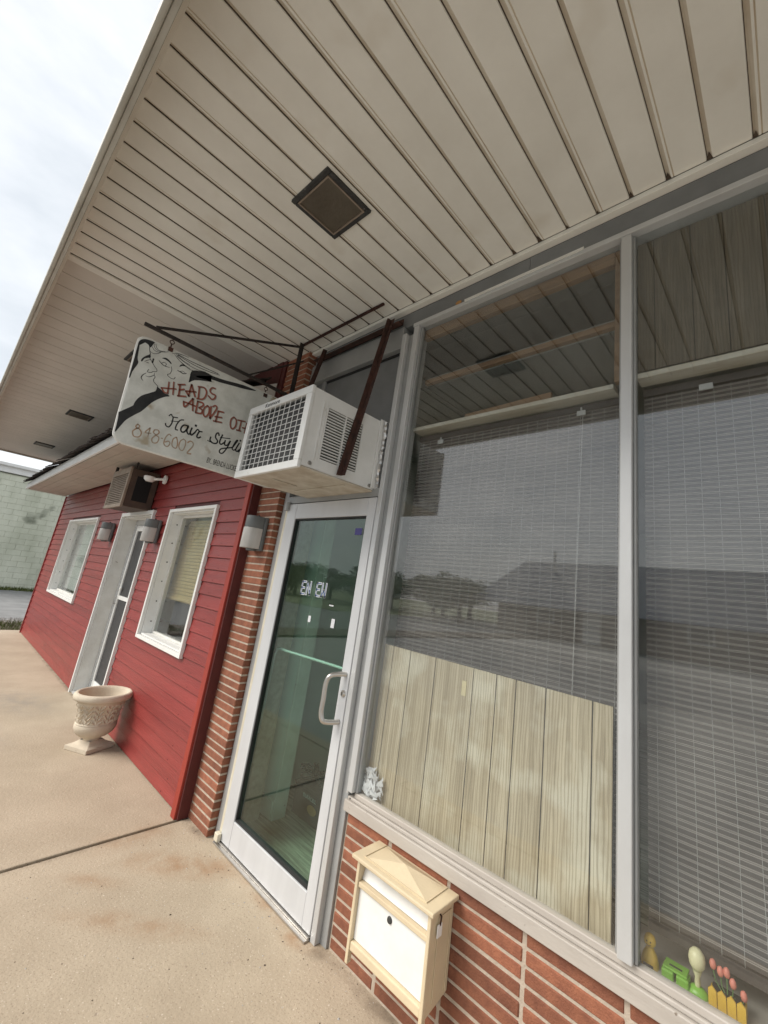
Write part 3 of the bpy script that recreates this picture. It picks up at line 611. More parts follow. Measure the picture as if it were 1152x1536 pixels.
def red_window(W, z0, z1, nm):
    a, b = W; yf = RY - .022; yb = 0.01
    f = MB().box(a - .03, a + .004, yf, yf + .03, z0 - .03, z1 + .03).box(b - .004, b + .03, yf, yf + .03, z0 - .03, z1 + .03)
    f.box(a + .0045, b - .0045, yf + .0005, yf + .03, z1, z1 + .03).box(a + .0045, b - .0045, yf + .0005, yf + .03, z0 - .03, z0)
    wn_ = part('window', f, 'white_paint', red, .003)
    r = MB().box(a, a + .012, yf + .031, .055, z0, z1).box(b - .012, b, yf + .031, .055, z0, z1).box(a + .013, b - .013, yf + .031, .055, z1 - .012, z1).box(a + .013, b - .013, yf + .031, .055, z0, z0 + .014)
    part('reveal', r, 'white_paint', wn_)
    s_ = MB().box(a + .013, a + .03, yb, yb + .03, z0 + .015, z1 - .013).box(b - .03, b - .013, yb, yb + .03, z0 + .015, z1 - .013)
    s_.box(a + .031, b - .031, yb, yb + .03, z1 - .04, z1 - .013).box(a + .031, b - .031, yb, yb + .03, z0 + .015, z0 + .035)
    part('sash', s_, 'white_worn', wn_, .003)
    part('pane', MB().box(a + .03, b - .03, yb + .012, yb + .017, z0 + .035, z1 - .04), 'glass_red', wn_)
    sc = MB()
    for q in range(6): sc.lathe([(0, 0), (.006, 0), (.006, .004), (0, .004)], (a + .0125, -.02, z0 + .12 + q * .19), 8, 0)
    part('screws', sc, 'dark_steel', wn_)
    return wn_
w1 = red_window(W1, .90, 2.085, 'w1'); w2 = red_window(W2, .90, 2.085, 'w2')
# wide white slats behind the far window
wb = thing('window_blind', 'closed white panel blind behind the far window of the red shop', 'blind', (-8.7, .15, .93))
for q in range(6): part('slat', MB().box(-10.6, -7.80, .10, .108, .96 + q * .19, .96 + q * .19 + .184), 'blind_white', wb, .002)
wk = thing('roller_shade', 'tan woven roll-up shade hanging halfway down behind the red shop window', 'shade', (-4.3, .17, 1.25))
shp = []
for q in range(24):
    zz = 1.27 + q * .032; part('reed', MB().box(-4.84 + .0035 * q, -3.74, .10 + .004 * (q % 2), .11 + .004 * (q % 2), zz, zz + .030), 'wicker', wk, .004, seg=1)
part('roll', MB().tube([(-4.85, .105, 1.255), (-3.73, .105, 1.255)], .022, 10), 'wicker', wk)
cu = thing('curtain', 'pale grey curtain behind the woven shade', 'curtain', (-4.3, .35, .93))
cm = MB()
cp = [(-5.9 + i * .05, .45 + .02 * math.sin(i * .9)) for i in range(44)]
for i in range(43): cm.add([(*cp[i], .92), (*cp[i + 1], .92), (*cp[i + 1], 2.08), (*cp[i], 2.08)], [(0, 1, 2, 3)])
part('cloth', cm, 'curtain', cu, 0, 60)
# door of the red shop
rd = part('door', MB().box(DR[0] - .03, DR[0] + .002, RY - .024, RY + .01, 0, 2.13).box(DR[1] - .002, DR[1] + .03, RY - .024, RY + .01, 0, 2.13).box(DR[0] + .0025, DR[1] - .0025, RY - .0235, RY + .01, 2.085, 2.13), 'white_paint', red, .003)
part('reveal', MB().box(DR[0], DR[0] + .014, RY + .011, .25, 0, 2.084).box(DR[1] - .014, DR[1], RY + .011, .25, 0, 2.084).box(DR[0] + .0145, DR[1] - .0145, RY + .011, .25, 2.07, 2.084), 'white_worn', rd)
part('frame', MB().box(-6.445, -6.40, .06, .13, .02, 2.069).box(-5.37, -5.325, .06, .13, .02, 2.069).box(-6.399, -5.371, .06, .13, 2.01, 2.069), 'aluminium', rd, .003)
sf = MB().box(-6.395, -6.34, .07, .10, .03, 2.005).box(-5.43, -5.375, .07, .10, .03, 2.005)
sf.box(-6.339, -5.431, .0705, .10, 1.93, 2.005).box(-6.339, -5.431, .0705, .10, 1.08, 1.125).box(-6.339, -5.431, .0705, .10, .03, .14)
part('screen_door', sf, 'white_paint', rd, .003)
part('screen', MB().box(-6.338, -5.432, .084, .090, .141, 1.079).box(-6.338, -5.432, .084, .090, 1.126, 1.929), 'screen_dark', rd)
part('door_step', MB().box(-6.445, -5.325, RY, .25, 0.001, .018), 'aluminium', rd)
part('handle', MB().tube([(-6.365, .07, 1.02), (-6.365, .045, 1.02), (-6.365, .04, 1.06), (-6.365, .045, 1.10), (-6.365, .07, 1.10)], .006, 8), 'steel', rd)
part('latch', MB().lathe([(.018, -.01), (.024, 0), (.018, .01)], (-6.30, .062, 1.21), 14, 1), 'white_paint', rd)
# awning of the red shop
AZ = 2.642
aw = part('awning', MB().box(XL, -3.19, -0.68, RY - .026, AZ, AZ + .02), 'awning_soffit', red)
q = -0.668
for i in range(5):
    link('soffit_board', MB().box(XL + .002, -3.192, q + i * .112, q + i * .112 + .1095, AZ - .010, AZ - .001).mesh('soffit_board', 'awning_soffit', bevel=.003, seg=1), aw)
part('fascia', MB().box(XL - .01, -3.18, -0.705, -0.681, AZ - .012, AZ + .105), 'white_paint', aw, .003)
part('roof_deck', MB().prism([(-.70, AZ + .106), (-.06, AZ + .52), (-.06, AZ + .106)], 0, XL, -3.19), 'white_worn', aw)
sh_me = MB().prism([(-.10, -.062), (-.10, -.050), (.12, .100), (.12, .085)], 0, -.074, .074).mesh('shingle', 'shingle')
for row in range(4):
    xx = XL + .07
    while xx < -3.22:
        o = link('shingle', sh_me, aw, (xx + (.07 if row % 2 else 0), -.68 + row * .155 + random.uniform(-.015, .012), AZ + .155 + row * .103 + random.uniform(-.006, .010)))
        o.rotation_euler = (random.uniform(-.05, .05), random.uniform(-.04, .04), random.uniform(-.04, .04)); xx += random.uniform(.145, .153)

# ------------------------------------------------------------------ PALE GREEN BLOCK BUILDING
gb = thing('block_building', 'pale green painted block building with mildew stains across the alley', 'building', (-25, 3, 0))
gw = part('wall', MB().box(-33, -21.52, -8, 14, -.1, 4.05), 'block_joint', gb)
blk = MB().box(0, .014, -.1975, .1975, -.0985, .0985).mesh('block', 'green_block', bevel=.004, seg=1)
for r in range(20):
    zc = r * .2025 + .07
    for j in range(15):
        yc = -1.6 + j * .4 + (.2 if r % 2 else 0)
        link('block', blk, gw, (-21.521 + random.uniform(-.003, .003), yc, zc))
mb = MB().box(-21.521, -21.49, -8, -1.81, -.1, 4.05).box(-21.521, -21.49, 4.42, 14, -.1, 4.05)
part('wall_face', mb, 'green_block', gb)
part('coping', MB().box(-33.1, -21.42, -8.1, 14.1, 4.08, 4.42), 'white_paint', gb, .02)
part('gutter', MB().box(-21.419, -21.30, -8.1, 14.1, 4.30, 4.42), 'white_paint', gb, .02)

# ------------------------------------------------------------------ AIR CONDITIONER over the glass door
AX0, AX1, AY0, AZ0, AZ1 = -2.502, -1.832, -0.505, 2.128, 2.572
ac = thing('air_conditioner', 'white window air conditioner jutting out of the panel above the glass door', 'air conditioner', (-2.17, -.25, AZ0))
hs = MB()
hs.box(AX0, AX1, AY0 + .012, 0.046, AZ1 - .012, AZ1)                       # top
hs.box(AX0, AX0 + .008, AY0 + .012, 0.046, AZ0 + .012, AZ1 - .0125)        # far side
hs.box(AX1 - .008, AX1, AY0 + .012, AY0 + .115, AZ0 + .012, AZ1 - .0125)   # near side in pieces round the louvres
hs.box(AX1 - .008, AX1, AY0 + .360, 0.046, AZ0 + .012, AZ1 - .0125)
hs.box(AX1 - .008, AX1, AY0 + .1155, AY0 + .3595, AZ1 - .075, AZ1 - .0125)
hs.box(AX1 - .008, AX1, AY0 + .1155, AY0 + .3595, AZ0 + .012, AZ0 + .075)
part('housing', hs, 'ac_white', ac)
part('side_rib', MB().box(AX1 + .0005, AX1 + .005, AY0 + .075, AY0 + .083, AZ0 + .06, AZ1 - .05).box(AX1 + .0005, AX1 + .004, AY0 + .095, AY0 + .100, AZ0 + .06, AZ1 - .05), 'ac_white', ac, .002)
part('base_pan', MB().box(AX0, AX1, AY0 + .012, 0.046, AZ0, AZ0 + .0115), 'ac_bottom', ac, .004)
part('pan_rib', MB().box(AX0 + .25, AX0 + .262, AY0 + .10, AY0 + .26, AZ0 - .006, AZ0 - .0005).box(AX0 + .12, AX1 - .05, AY0 + .33, AY0 + .345, AZ0 - .006, AZ0 - .0005), 'ac_bottom', ac, .002)
part('inner_void', MB().box(AX0 + .02, AX1 - .045, AY0 + .07, 0.02, AZ0 + .03, AZ1 - .03), 'void', ac)
lv = MB()
for b0, b1 in ((AY0 + .118, AY0 + .233), (AY0 + .243, AY0 + .357)):
    for q in range(18):
        zz = AZ0 + .082 + q * .0162
        lv.box(AX1 - .012, AX1 - .001, b0, b1, zz, zz + .0060)
lv.box(AX1 - .010, AX1 - .0005, AY0 + .2335, AY0 + .2425, AZ0 + .0755, AZ1 - .0755)
part('side_louvre', lv, 'ac_white', ac)
fr = MB().box(AX0 - .006, AX1 + .006, AY0 - .010, AY0 + .0115, AZ1 - .040, AZ1 + .006).box(AX0 - .006, AX1 + .006, AY0 - .010, AY0 + .0115, AZ0 - .006, AZ0 + .036)
fr.box(AX0 - .006, AX0 + .036, AY0 - .0095, AY0 + .0115, AZ0 + .0365, AZ1 - .0405).box(AX1 - .045, AX1 + .006, AY0 - .0095, AY0 + .0115, AZ0 + .0365, AZ1 - .0405)
part('front_frame', fr, 'ac_white', ac, .004)
gr = MB(); gx0, gx1, gz0, gz1 = AX0 + .036, AX1 - .045, AZ0 + .036, AZ1 - .040
for q in range(1, 11): gr.bar((gx0 + (gx1 - gx0) * q / 11, AY0 - .002, gz0), (gx0 + (gx1 - gx0) * q / 11, AY0 - .002, gz1), .0030)
for q in range(1, 11): gr.bar((gx0, AY0 + .003, gz0 + (gz1 - gz0) * q / 11), (gx1, AY0 + .003, gz0 + (gz1 - gz0) * q / 11), .0030)
part('front_grille', gr, 'ac_white', ac)
part('coil', MB().box(gx0 - .01, gx1 + .01, AY0 + .035, AY0 + .06, gz0 - .01, gz1 + .01), 'ac_coil', ac)
place_text('lettering', 'Kenmore', .036, 'paint_black', ac, (-2.31, AY0 - .0108, AZ1 - .030), (1, 0, 0), (0, 0, 1), .16)
part('mounting_flange', MB().box(AX1 + .001, AX1 + .012, -.022, .046, AZ0 + .02, AZ1 + .01), 'ac_white', ac, .003)
ft = MB(); ptsf = [(AX1 + .02 + random.uniform(-.004, .004), .012 + random.uniform(-.006, .006), AZ0 + .01 + i * .018) for i in range(25)]
ft.tube(ptsf, [random.uniform(.010, .018) for _ in ptsf], 7); part('foil_tape', ft, 'foil', ac)
for yy, zz in ((AY0 + .06, AZ0 + .035), (-.03, AZ0 + .03)): part('bolt', MB().lathe([(0, 0), (.011, 0), (.011, .006), (0, .006)], (AX1 + .0003, yy, zz), 10, 0), 'steel', ac)
# steel supports
def angle_iron(mb, a, b, wd, th, u, v):
    a, b, u, v = Vector(a), Vector(b), Vector(u), Vector(v)
    for p, q in ((u, v), (v, u)):
        vs = [e + p * s_ * wd + q * t_ * th for e in (a, b) for s_, t_ in ((0, 0), (1, 0), (1, 1), (0, 1))]
        mb.add(vs, [(3, 2, 1, 0), (4, 5, 6, 7), (0, 1, 5, 4), (1, 2, 6, 5), (2, 3, 7, 6), (3, 0, 4, 7)])
br = thing('air_conditioner_brace', 'rusty brown angle iron running from the header down to the white air conditioner', 'brace', (-1.85, -.1, 2.16))
m_ = MB(); angle_iron(m_, (-1.868, -.034, 3.29), (-1.812, -.25, 2.150), .034, .005, (0, -1, -.15), (1, 0, 0)); part('strut', m_, 'rust_steel', br)
m_ = MB(); angle_iron(m_, (-2.70, -.006, 3.235), (-1.775, -.006, 3.235), .045, .006, (0, -1, 0), (0, 0, 1)); part('top_rail', m_, 'rust_steel', br)
part('bolt', MB().lathe([(0, 0), (.010, 0), (.010, .008), (0, .008)], (-1.806, -.245, 2.185), 8, 0), 'rust_steel', br)
m_ = MB(); angle_iron(m_, (-2.56, -.034, 3.29), (-2.520, -.25, 2.150), .034, .005, (0, -1, -.15), (-1, 0, 0)); part('strut', m_, 'rust_steel', br)

# ------------------------------------------------------------------ HANGING SIGN
SX = -2.80
sb = thing('sign_bracket', 'thin rusty steel frame under the canopy that carries the hanging sign', 'bracket', (SX, -.13, 2.92))
bar_end = onX(217, 485, SX)
m_ = MB(); angle_iron(m_, (-1.855, -.12, SZ - .008), (-2.815, -.12, SZ - .008), .014, .004, (0, -1, 0), (0, 0, -1)); part('soffit_rail', m_, 'rust_steel', sb)
m_ = MB(); angle_iron(m_, (-2.752, -.125, SZ - .010), (-2.752, -.125, 2.60), .034, .005, (0, -1, 0), (-1, 0, 0)); part('post', m_, 'dark_steel', sb)
part('lower_bar', MB().bar((SX, bar_end.y, bar_end.z), (SX, -.02, 2.915), .018), 'dark_steel', sb)
part('upper_stay', MB().bar((SX, bar_end.y + .06, bar_end.z + .012), (-2.765, -.14, 3.325), .014), 'dark_steel', sb)
part('side_stay', MB().tube([tuple(onX(374, 562, SX)), (-2.76, -.10, 3.22)], .006, 8), 'dark_steel', sb)
part('wall_stay', MB().tube([(SX, -.45, 2.925), (-3.05, -.03, 3.02)], .006, 8), 'dark_steel', sb)
sg = thing('hanging_sign', 'weathered white hair salon sign with two painted faces hanging from a steel bracket', 'sign', (SX, -.65, 2.23))
def zp(z, u, v):
    ox, oy = {'A': (165, 500), 'B': (265, 520), 'C': (165, 600), 'D': (265, 600)}[z]
    p = onX(ox + u / 9.6, oy + v / 9.6, SX + .012); return p
out_px = [(209, 508.5), (214, 507), (222, 508), (232, 513), (260, 526), (300, 544.5), (340, 563), (397, 590), (418, 600), (421, 608), (414, 690), (409, 732), (400, 730), (357.7, 716.7), (300, 699), (250, 684.5), (200, 669.5), (184, 664.5), (175, 659), (171, 652), (171.5, 647), (178, 622), (194, 566), (201, 538), (205, 520)]
op = [onX(a, b, SX) for a, b in out_px]; op = [(p.y, p.z) for p in op]
board = MB().prism(op, 0, SX - .012, SX + .010)
part('board', board, 'sign_board', sg, .003)
part('edge_trim', MB().tube([(SX, a, b) for a, b in op + op[:1]], .0085, 6), 'white_worn', sg)
XF = SX + .0104
def fill(mb, z, pts, off=0.0):
    P = smooth_pts([Vector((zp(z, *p).y, zp(z, *p).z, 0)) for p in pts], 3, True)
    bm = bmesh.new(); vs = [bm.verts.new((XF + off, p.x, p.y)) for p in P]
    f = bm.faces.new(vs); bmesh.ops.triangulate(bm, faces=[f])
    bm.verts.index_update(); mb.add([v.co[:] for v in bm.verts], [tuple(v.index for v in q.verts) for q in bm.faces]); bm.free()
def stroke(mb, z, pts, wpx, off=0.0, taper=False, sm=True, shift=(0, 0)):
    P = [zp(z, a + shift[0], b + shift[1]) for a, b in pts]; P = [Vector((p.y, p.z)) for p in P]
    if sm: P = [Vector((q.x, q.y)) for q in smooth_pts([Vector((p.x, p.y, 0)) for p in P], 6)]
    n = len(P); k = (zp(z, 100, 0) - zp(z, 0, 0)).length / 100; vs = []
    for i, p in enumerate(P):
        d = P[min(i + 1, n - 1)] - P[max(i - 1, 0)]
        if d.length < 1e-9: d = Vector((1, 0))
        d.normalize(); s_ = Vector((-d.y, d.x)) * wpx * k / 2
        if taper: s_ *= 0.35 + 0.65 * math.sin(math.pi * (i + .5) / n)
        if i == 0: p = p - d * wpx * k * .3
        if i == n - 1: p = p + d * wpx * k * .3
        vs += [(XF + off, p.x + s_.x, p.y + s_.y), (XF + off, p.x - s_.x, p.y - s_.y)]
    mb.add(vs, [(2 * i, 2 * i + 1, 2 * i + 3, 2 * i + 2) for i in range(n - 1)])
art = MB()
fill(art, 'A', [(420, 112), (470, 84), (540, 86), (645, 127), (630, 150), (600, 190), (572, 205), (560, 170), (520, 137), (485, 126), (440, 150), (412, 210), (402, 280), (400, 370), (410, 410), (395, 450), (350, 510), (312, 570), (292, 632), (276, 632), (292, 560), (340, 400), (372, 270), (397, 180)])
fill(art, 'A', [(685, 770), (760, 830), (860, 902), (800, 912), (700, 945), (600, 1000), (500, 1085), (440, 1130), (360, 1170), (240, 1240), (170, 1310), (70, 1420), (102, 1290), (127, 1150), (142, 1125), (320, 1045), (345, 1010), (375, 965), (420, 920), (480, 885), (600, 850), (650, 835), (675, 800)])
fill(art, 'B', [(225, 342), (420, 368), (520, 420), (700, 482), (960, 552), (1150, 635), (1000, 614), (820, 565), (650, 520), (560, 490), (440, 440), (340, 418), (280, 425), (300, 442), (380, 460), (480, 495), (530, 512), (380, 490), (260, 482), (172, 514), (210, 440)])
fill(art, 'A', [(447, 400), (460, 362), (510, 327), (560, 307), (582, 298), (588, 345), (560, 350), (500, 362), (470, 398)])
fill(art, 'A', [(750, 356), (800, 350), (850, 380), (888, 430), (878, 440), (840, 402), (790, 372)])
for z_, wd, pts in [('A', 6, [(500, 402), (545, 386), (580, 377)]), ('A', 10, [(530, 420), (560, 426)]), ('A', 7, [(570, 350), (600, 400), (640, 470), (675, 520), (670, 550), (620, 550), (600, 562), (560, 560), (540, 548), (560, 518)]),
                    ('A', 9, [(515, 610), (560, 625), (600, 616), (635, 600), (640, 570)]), ('A', 11, [(520, 570), (470, 600), (450, 640), (475, 680)]), ('A', 8, [(635, 600), (650, 630), (630, 662), (635, 700), (680, 750), (690, 772)]),
                    ('A', 7, [(690, 775), (672, 820), (640, 842), (600, 852)]), ('A', 22, [(628, 368), (612, 420)]), ('A', 11, [(705, 385), (740, 430), (790, 470), (860, 490)]), ('A', 7, [(740, 430), (780, 418), (812, 440), (800, 466)]),
                    ('A', 7, [(885, 480), (890, 530), (865, 580), (830, 590), (840, 615), (880, 646), (920, 656), (940, 630)]), ('A', 13, [(970, 530), (1010, 552), (1060, 580), (1105, 575)]), ('A', 6, [(1010, 548), (1050, 545), (1085, 570)]),
                    ('A', 22, [(1008, 474), (1040, 457), (1090, 470)]), ('A', 6, [(640, 150), (640, 190), (680, 240), (760, 268), (840, 265)]), ('A', 6, [(662, 150), (672, 200), (712, 245), (800, 265)]), ('A', 6, [(610, 190), (640, 240), (700, 270), (760, 265)]),
                    ('A', 6, [(580, 260), (620, 286), (680, 292), (730, 275)]), ('A', 8, [(570, 205), (575, 260), (585, 300)]), ('A', 9, [(900, 292), (960, 286), (1060, 316), (1140, 352)]), ('A', 6, [(930, 300), (1010, 400), (1150, 510)]), ('A', 6, [(950, 296), (1050, 390), (1150, 452)]),
                    ('B', 8, [(20, 112), (200, 206), (420, 308), (600, 390)]), ('B', 6, [(0, 132), (150, 250), (300, 330), (420, 366)]), ('B', 7, [(20, 122), (250, 262), (450, 352), (620, 410)]), ('B', 6, [(0, 152), (80, 240), (180, 320), (230, 342)]), ('B', 6, [(230, 345), (200, 400), (205, 440)])]:
    stroke(art, z_, pts, wd * 1.35, .0003, taper=wd > 8)
part('painted_faces', art, 'paint_black', sg)
RED = [('A', [(850, 700), (830, 860)]), ('A', [(920, 700), (905, 880)]), ('A', [(740, 782), (830, 790), (950, 800)]), ('A', [(740, 782), (780, 845), (830, 862)]),
       ('B', [(50, 545), (30, 705)]), ('B', [(20, 545), (120, 545)]), ('B', [(40, 622), (108, 612)]), ('B', [(12, 705), (130, 715)]),
       ('B', [(172, 708), (215, 545)]), ('B', [(215, 545), (264, 720)]), ('B', [(132, 638), (275, 650)]), ('B', [(132, 640), (172, 708)]),
       ('B', [(328, 585), (312, 740)]), ('B', [(310, 575), (395, 590), (430, 650), (412, 720), (370, 755), (292, 745)]),
       ('B', [(555, 602), (512, 592), (482, 630), (502, 670), (556, 700), (545, 745), (502, 755), (456, 706)]),
       ('B', [(235, 745), (230, 920)]), ('B', [(100, 788), (270, 855)]), ('B', [(100, 790), (118, 865), (235, 748)]),
       ('B', [(305, 782), (272, 948)]), ('B', [(305, 788), (372, 808), (380, 848), (322, 878)]), ('B', [(322, 880), (368, 912), (350, 960), (272, 946)]),
       ('B', [(445, 850), (402, 880), (382, 940), (396, 998), (430, 1000), (464, 950), (468, 880), (445, 850)]),
       ('B', [(497, 860), (476, 1030)]), ('B', [(476, 1030), (540, 950), (578, 885), (560, 848), (522, 862)]),
       ('B', [(600, 930), (560, 1080)]), ('B', [(600, 926), (675, 945)]), ('B', [(552, 1005), (648, 1020)]), ('B', [(528, 1066), (645, 1090)]),
       ('D', [(825, 246), (787, 275), (772, 350), (786, 405), (815, 410), (850, 370), (858, 290), (825, 246)]), ('D', [(882, 287), (985, 310)]), ('D', [(932, 300), (897, 438)]), ('D', [(862, 430), (920, 445)]),
       ('D', [(1010, 335), (975, 475)]), ('D', [(948, 398), (1062, 425)]), ('D', [(1070, 348), (1040, 490)]),
       ('D', [(1125, 362), (1095, 505)]), ('D', [(1125, 362), (1180, 374)]), ('D', [(1110, 432), (1165, 442)]), ('D', [(1095, 505), (1155, 515)]),
       ('D', [(1222, 382), (1195, 525)]), ('D', [(1222, 384), (1275, 400), (1270, 445), (1212, 455)]), ('D', [(1215, 455), (1268, 540)]),
       ('D', [(1370, 420), (1335, 402), (1308, 435), (1330, 470), (1362, 500), (1345, 545), (1300, 535)])]
for word, i0, i1 in (('red_word', 0, 15), ('red_word', 15, 28), ('red_word', 28, len(RED))):
  rs, sh = MB(), MB()
  for z_, pts in RED[i0:i1]:
    stroke(sh, z_, pts, 27, .0003, shift=(9, 7)); stroke(rs, z_, pts, 24, .0006)
  part('word_shadow', sh, 'paint_shadow', sg); part(word, rs, 'paint_red', sg)
SCRIPT = [('C', 16, [(852, 226), (885, 206), (905, 240), (975, 255)]), ('C', 19, [(912, 246), (892, 330), (850, 385), (808, 370), (800, 335)]), ('C', 18, [(1062, 288), (1012, 292), (962, 352), (942, 418), (975, 432)]), ('C', 12, [(880, 302), (1000, 312)]),
                    ('D', 19, [(160, 372), (102, 362), (62, 412), (72, 456), (112, 458), (160, 402), (168, 372)]), ('D', 19, [(168, 374), (148, 440), (168, 490), (205, 478)]), ('D', 20, [(222, 402), (196, 470), (215, 504), (262, 468)]), ('D', 28, [(272, 367), (284, 371)]),
                    ('D', 17, [(262, 470), (302, 424), (330, 450), (368, 458)]), ('D', 20, [(325, 455), (292, 520), (312, 545), (345, 532)]),
                    ('D', 19, [(612, 512), (602, 474), (572, 490), (562, 540), (590, 590), (570, 624), (520, 618), (482, 582), (492, 532)]), ('D', 10, [(445, 580), (482, 602), (500, 590)]),
                    ('D', 19, [(662, 502), (620, 600), (640, 638), (692, 608)]), ('D', 12, [(630, 540), (770, 556)]), ('D', 19, [(702, 582), (690, 640), (730, 650), (772, 592)]), ('D', 17, [(775, 592), (730, 682), (662, 764), (616, 750), (640, 704), (740, 690), (800, 684)]),
                    ('D', 16, [(800, 690), (868, 604), (880, 580), (856, 592), (802, 690), (820, 722), (852, 708)]), ('D', 19, [(902, 622), (852, 710), (870, 740), (902, 718)]), ('D', 24, [(915, 584), (924, 588)]),
                    ('D', 18, [(932, 678), (892, 750)]), ('D', 17, [(902, 730), (950, 672), (966, 692), (942, 750), (960, 766), (1000, 740)]), ('D', 17, [(1062, 712), (1014, 706), (1000, 760), (1040, 762), (1072, 702)]), ('D', 16, [(1072, 702), (1022, 850), (962, 862), (990, 812), (1090, 772)])]
for i0, i1 in ((0, 10), (10, len(SCRIPT))):
    bs = MB()
    for z_, wd, pts in SCRIPT[i0:i1]: stroke(bs, z_, pts, wd * 1.25, .0004)
    part('script_word', bs, 'paint_black', sg)
ph = MB()
for z_, pts in [('C', [(400, 347), (372, 378), (400, 404), (430, 376), (400, 347)]), ('C', [(386, 406), (327, 450), (345, 520), (420, 528), (452, 470), (420, 412), (386, 406)]), ('C', [(578, 402), (508, 464), (590, 480)]), ('C', [(580, 402), (546, 525)]),
                ('C', [(642, 430), (626, 466), (668, 498), (708, 470), (690, 432), (642, 430)]), ('C', [(660, 505), (602, 560), (620, 614), (680, 610), (704, 542), (660, 505)]), ('C', [(738, 549), (756, 552)]), ('C', [(880, 516), (850, 492), (802, 540), (776, 620), (800, 662), (836, 664), (864, 622), (840, 592), (796, 606)]),
                ('C', [(960, 536), (912, 560), (892, 640), (915, 682), (955, 690), (974, 620), (960, 536)]), ('C', [(1060, 562), (1016, 590), (992, 660), (1010, 714), (1050, 724), (1086, 650), (1090, 592), (1060, 562)]), ('D', [(160, 612), (200, 592), (238, 620), (230, 670), (152, 760), (205, 776)])]:
    stroke(ph, z_, pts, 21, .0004)
part('phone_number', ph, 'paint_fade', sg)
a, b = zp('D', 425, 898), zp('D', 905, 1040); ex = (b - a).normalized(); ex.x = 0; ex.normalize(); ey = Vector((1, 0, 0)).cross(ex)
place_text('small_lettering', 'BY.. BRENDA LUCKENB', .052, 'paint_black', sg, (XF + .0003, a.y, a.z), ex, ey, (b - a).length)
for hx, hy in ((255.5, 523), (397, 592)):
    p = onX(hx, hy, SX); hk = MB()
    hk.tube([(SX, p.y + .012 * math.cos(t), p.z + .045 + .012 * math.sin(t)) for t in [i * .524 for i in range(13)]], .003, 6)
    hk.tube([(SX, p.y, p.z + .033), (SX, p.y, p.z - .005)], .004, 6); hk.tube([(SX, p.y, p.z + .055), (SX, p.y, 2.934)], .003, 6)
    hk.box(SX - .016, SX + .016, p.y - .013, p.y + .013, p.z - .022, p.z + .004)
    part('hook', hk, 'rust_steel', sg)

# ------------------------------------------------------------------ CANOPY LIGHTS
def canopy_light(xc, yc, lab, big=True, zs=SZ):
    t = thing('canopy_light', lab, 'ceiling light', (xc, yc, zs), 'square lights set in the canopy soffit')
    hx, hy = .145, .133
    f = MB()
    for a in ((-hx, hx, -hy, -hy + .022), (-hx, hx, hy - .022, hy), (-hx, -hx + .022, -hy + .0225, hy - .0225), (hx - .022, hx, -hy + .0225, hy - .0225)):
        f.box(xc + a[0], xc + a[1], yc + a[2], yc + a[3], zs - .014, zs + .003)
    part('frame', f, 'dark_metal', t, .003)
    i_ = MB()
    for a in ((-hx + .023, hx - .023, -hy + .023, -hy + .030), (-hx + .023, hx - .023, hy - .030, hy - .023), (-hx + .023, -hx + .030, -hy + .0305, hy - .0305), (hx - .030, hx - .023, -hy + .0305, hy - .0305)):
        i_.box(xc + a[0], xc + a[1], yc + a[2], yc + a[3], zs - .017, zs - .002)
    part('inner_rim', i_, 'ac_tan', t)
    part('lens', MB().box(xc - hx + .0305, xc + hx - .0305, yc - hy + .0305, yc + hy - .0305, zs - .010, zs - .003), 'lens_brown', t, .002)
canopy_light(-1.575, -.76, 'square brown lens light in the wide ribbed part of the canopy soffit')
for xc, lab in ((-4.42, 'small square light in the canopy soffit right behind the hanging sign'), (-7.15, 'small square light in the grey soffit beyond the hanging sign'), (-10.02, 'small square light near the far end of the grey canopy soffit')):
    canopy_light(xc, -.755, lab, False, SZ + .003)

# ------------------------------------------------------------------ WALL LAMPS
def wall_lamp(x, yw, z0, lab):
    t = thing('wall_lamp', lab, 'wall lamp', (x, yw, z0), 'grey wall lamps with ribbed glass')
    h = .245
    part('back_plate', MB().box(x - .066, x + .066, yw - .028, yw, z0, z0 + h), 'lamp_grey', t, .008)
    def shell(za, zb, d0, d1, wid, nm, m):
        pts = []
        for i in range(13):
            a = math.pi * i / 12; pts.append((x - wid * math.cos(a), yw - .029 - (.012 + (d0 - .012) * math.sin(a) ** .7)))
        part(nm, MB().prism(pts + [(x + wid, yw - .029), (x - wid, yw - .029)], 2, za, zb), m, t, .003, 50)
    shell(z0 + .158, z0 + .243, .105, .105, .060, 'hood', 'lamp_grey')
    shell(z0 + .012, z0 + .1575, .110, .110, .062, 'glass', 'lamp_glass')
    part('finial', MB().lathe([(.008, 0), (.008, .012), (0, .016)], (x, yw - .05, z0 + .243), 10), 'rubber', t)
    part('foot', MB().lathe([(0, -.006), (.03, -.004), (.034, .0115)], (x, yw - .06, z0), 14), 'lamp_grey', t)
wall_lamp(-2.93, -.041, 1.742, 'grey wall lamp with frosted glass on the narrow brick pier')
wall_lamp(-5.03, RY - .002, 1.760, 'grey wall lamp on red siding between the shop door and the tan shade window')
wall_lamp(-6.80, RY - .002, 1.760, 'grey wall lamp on red siding between the shop door and the white blind window')

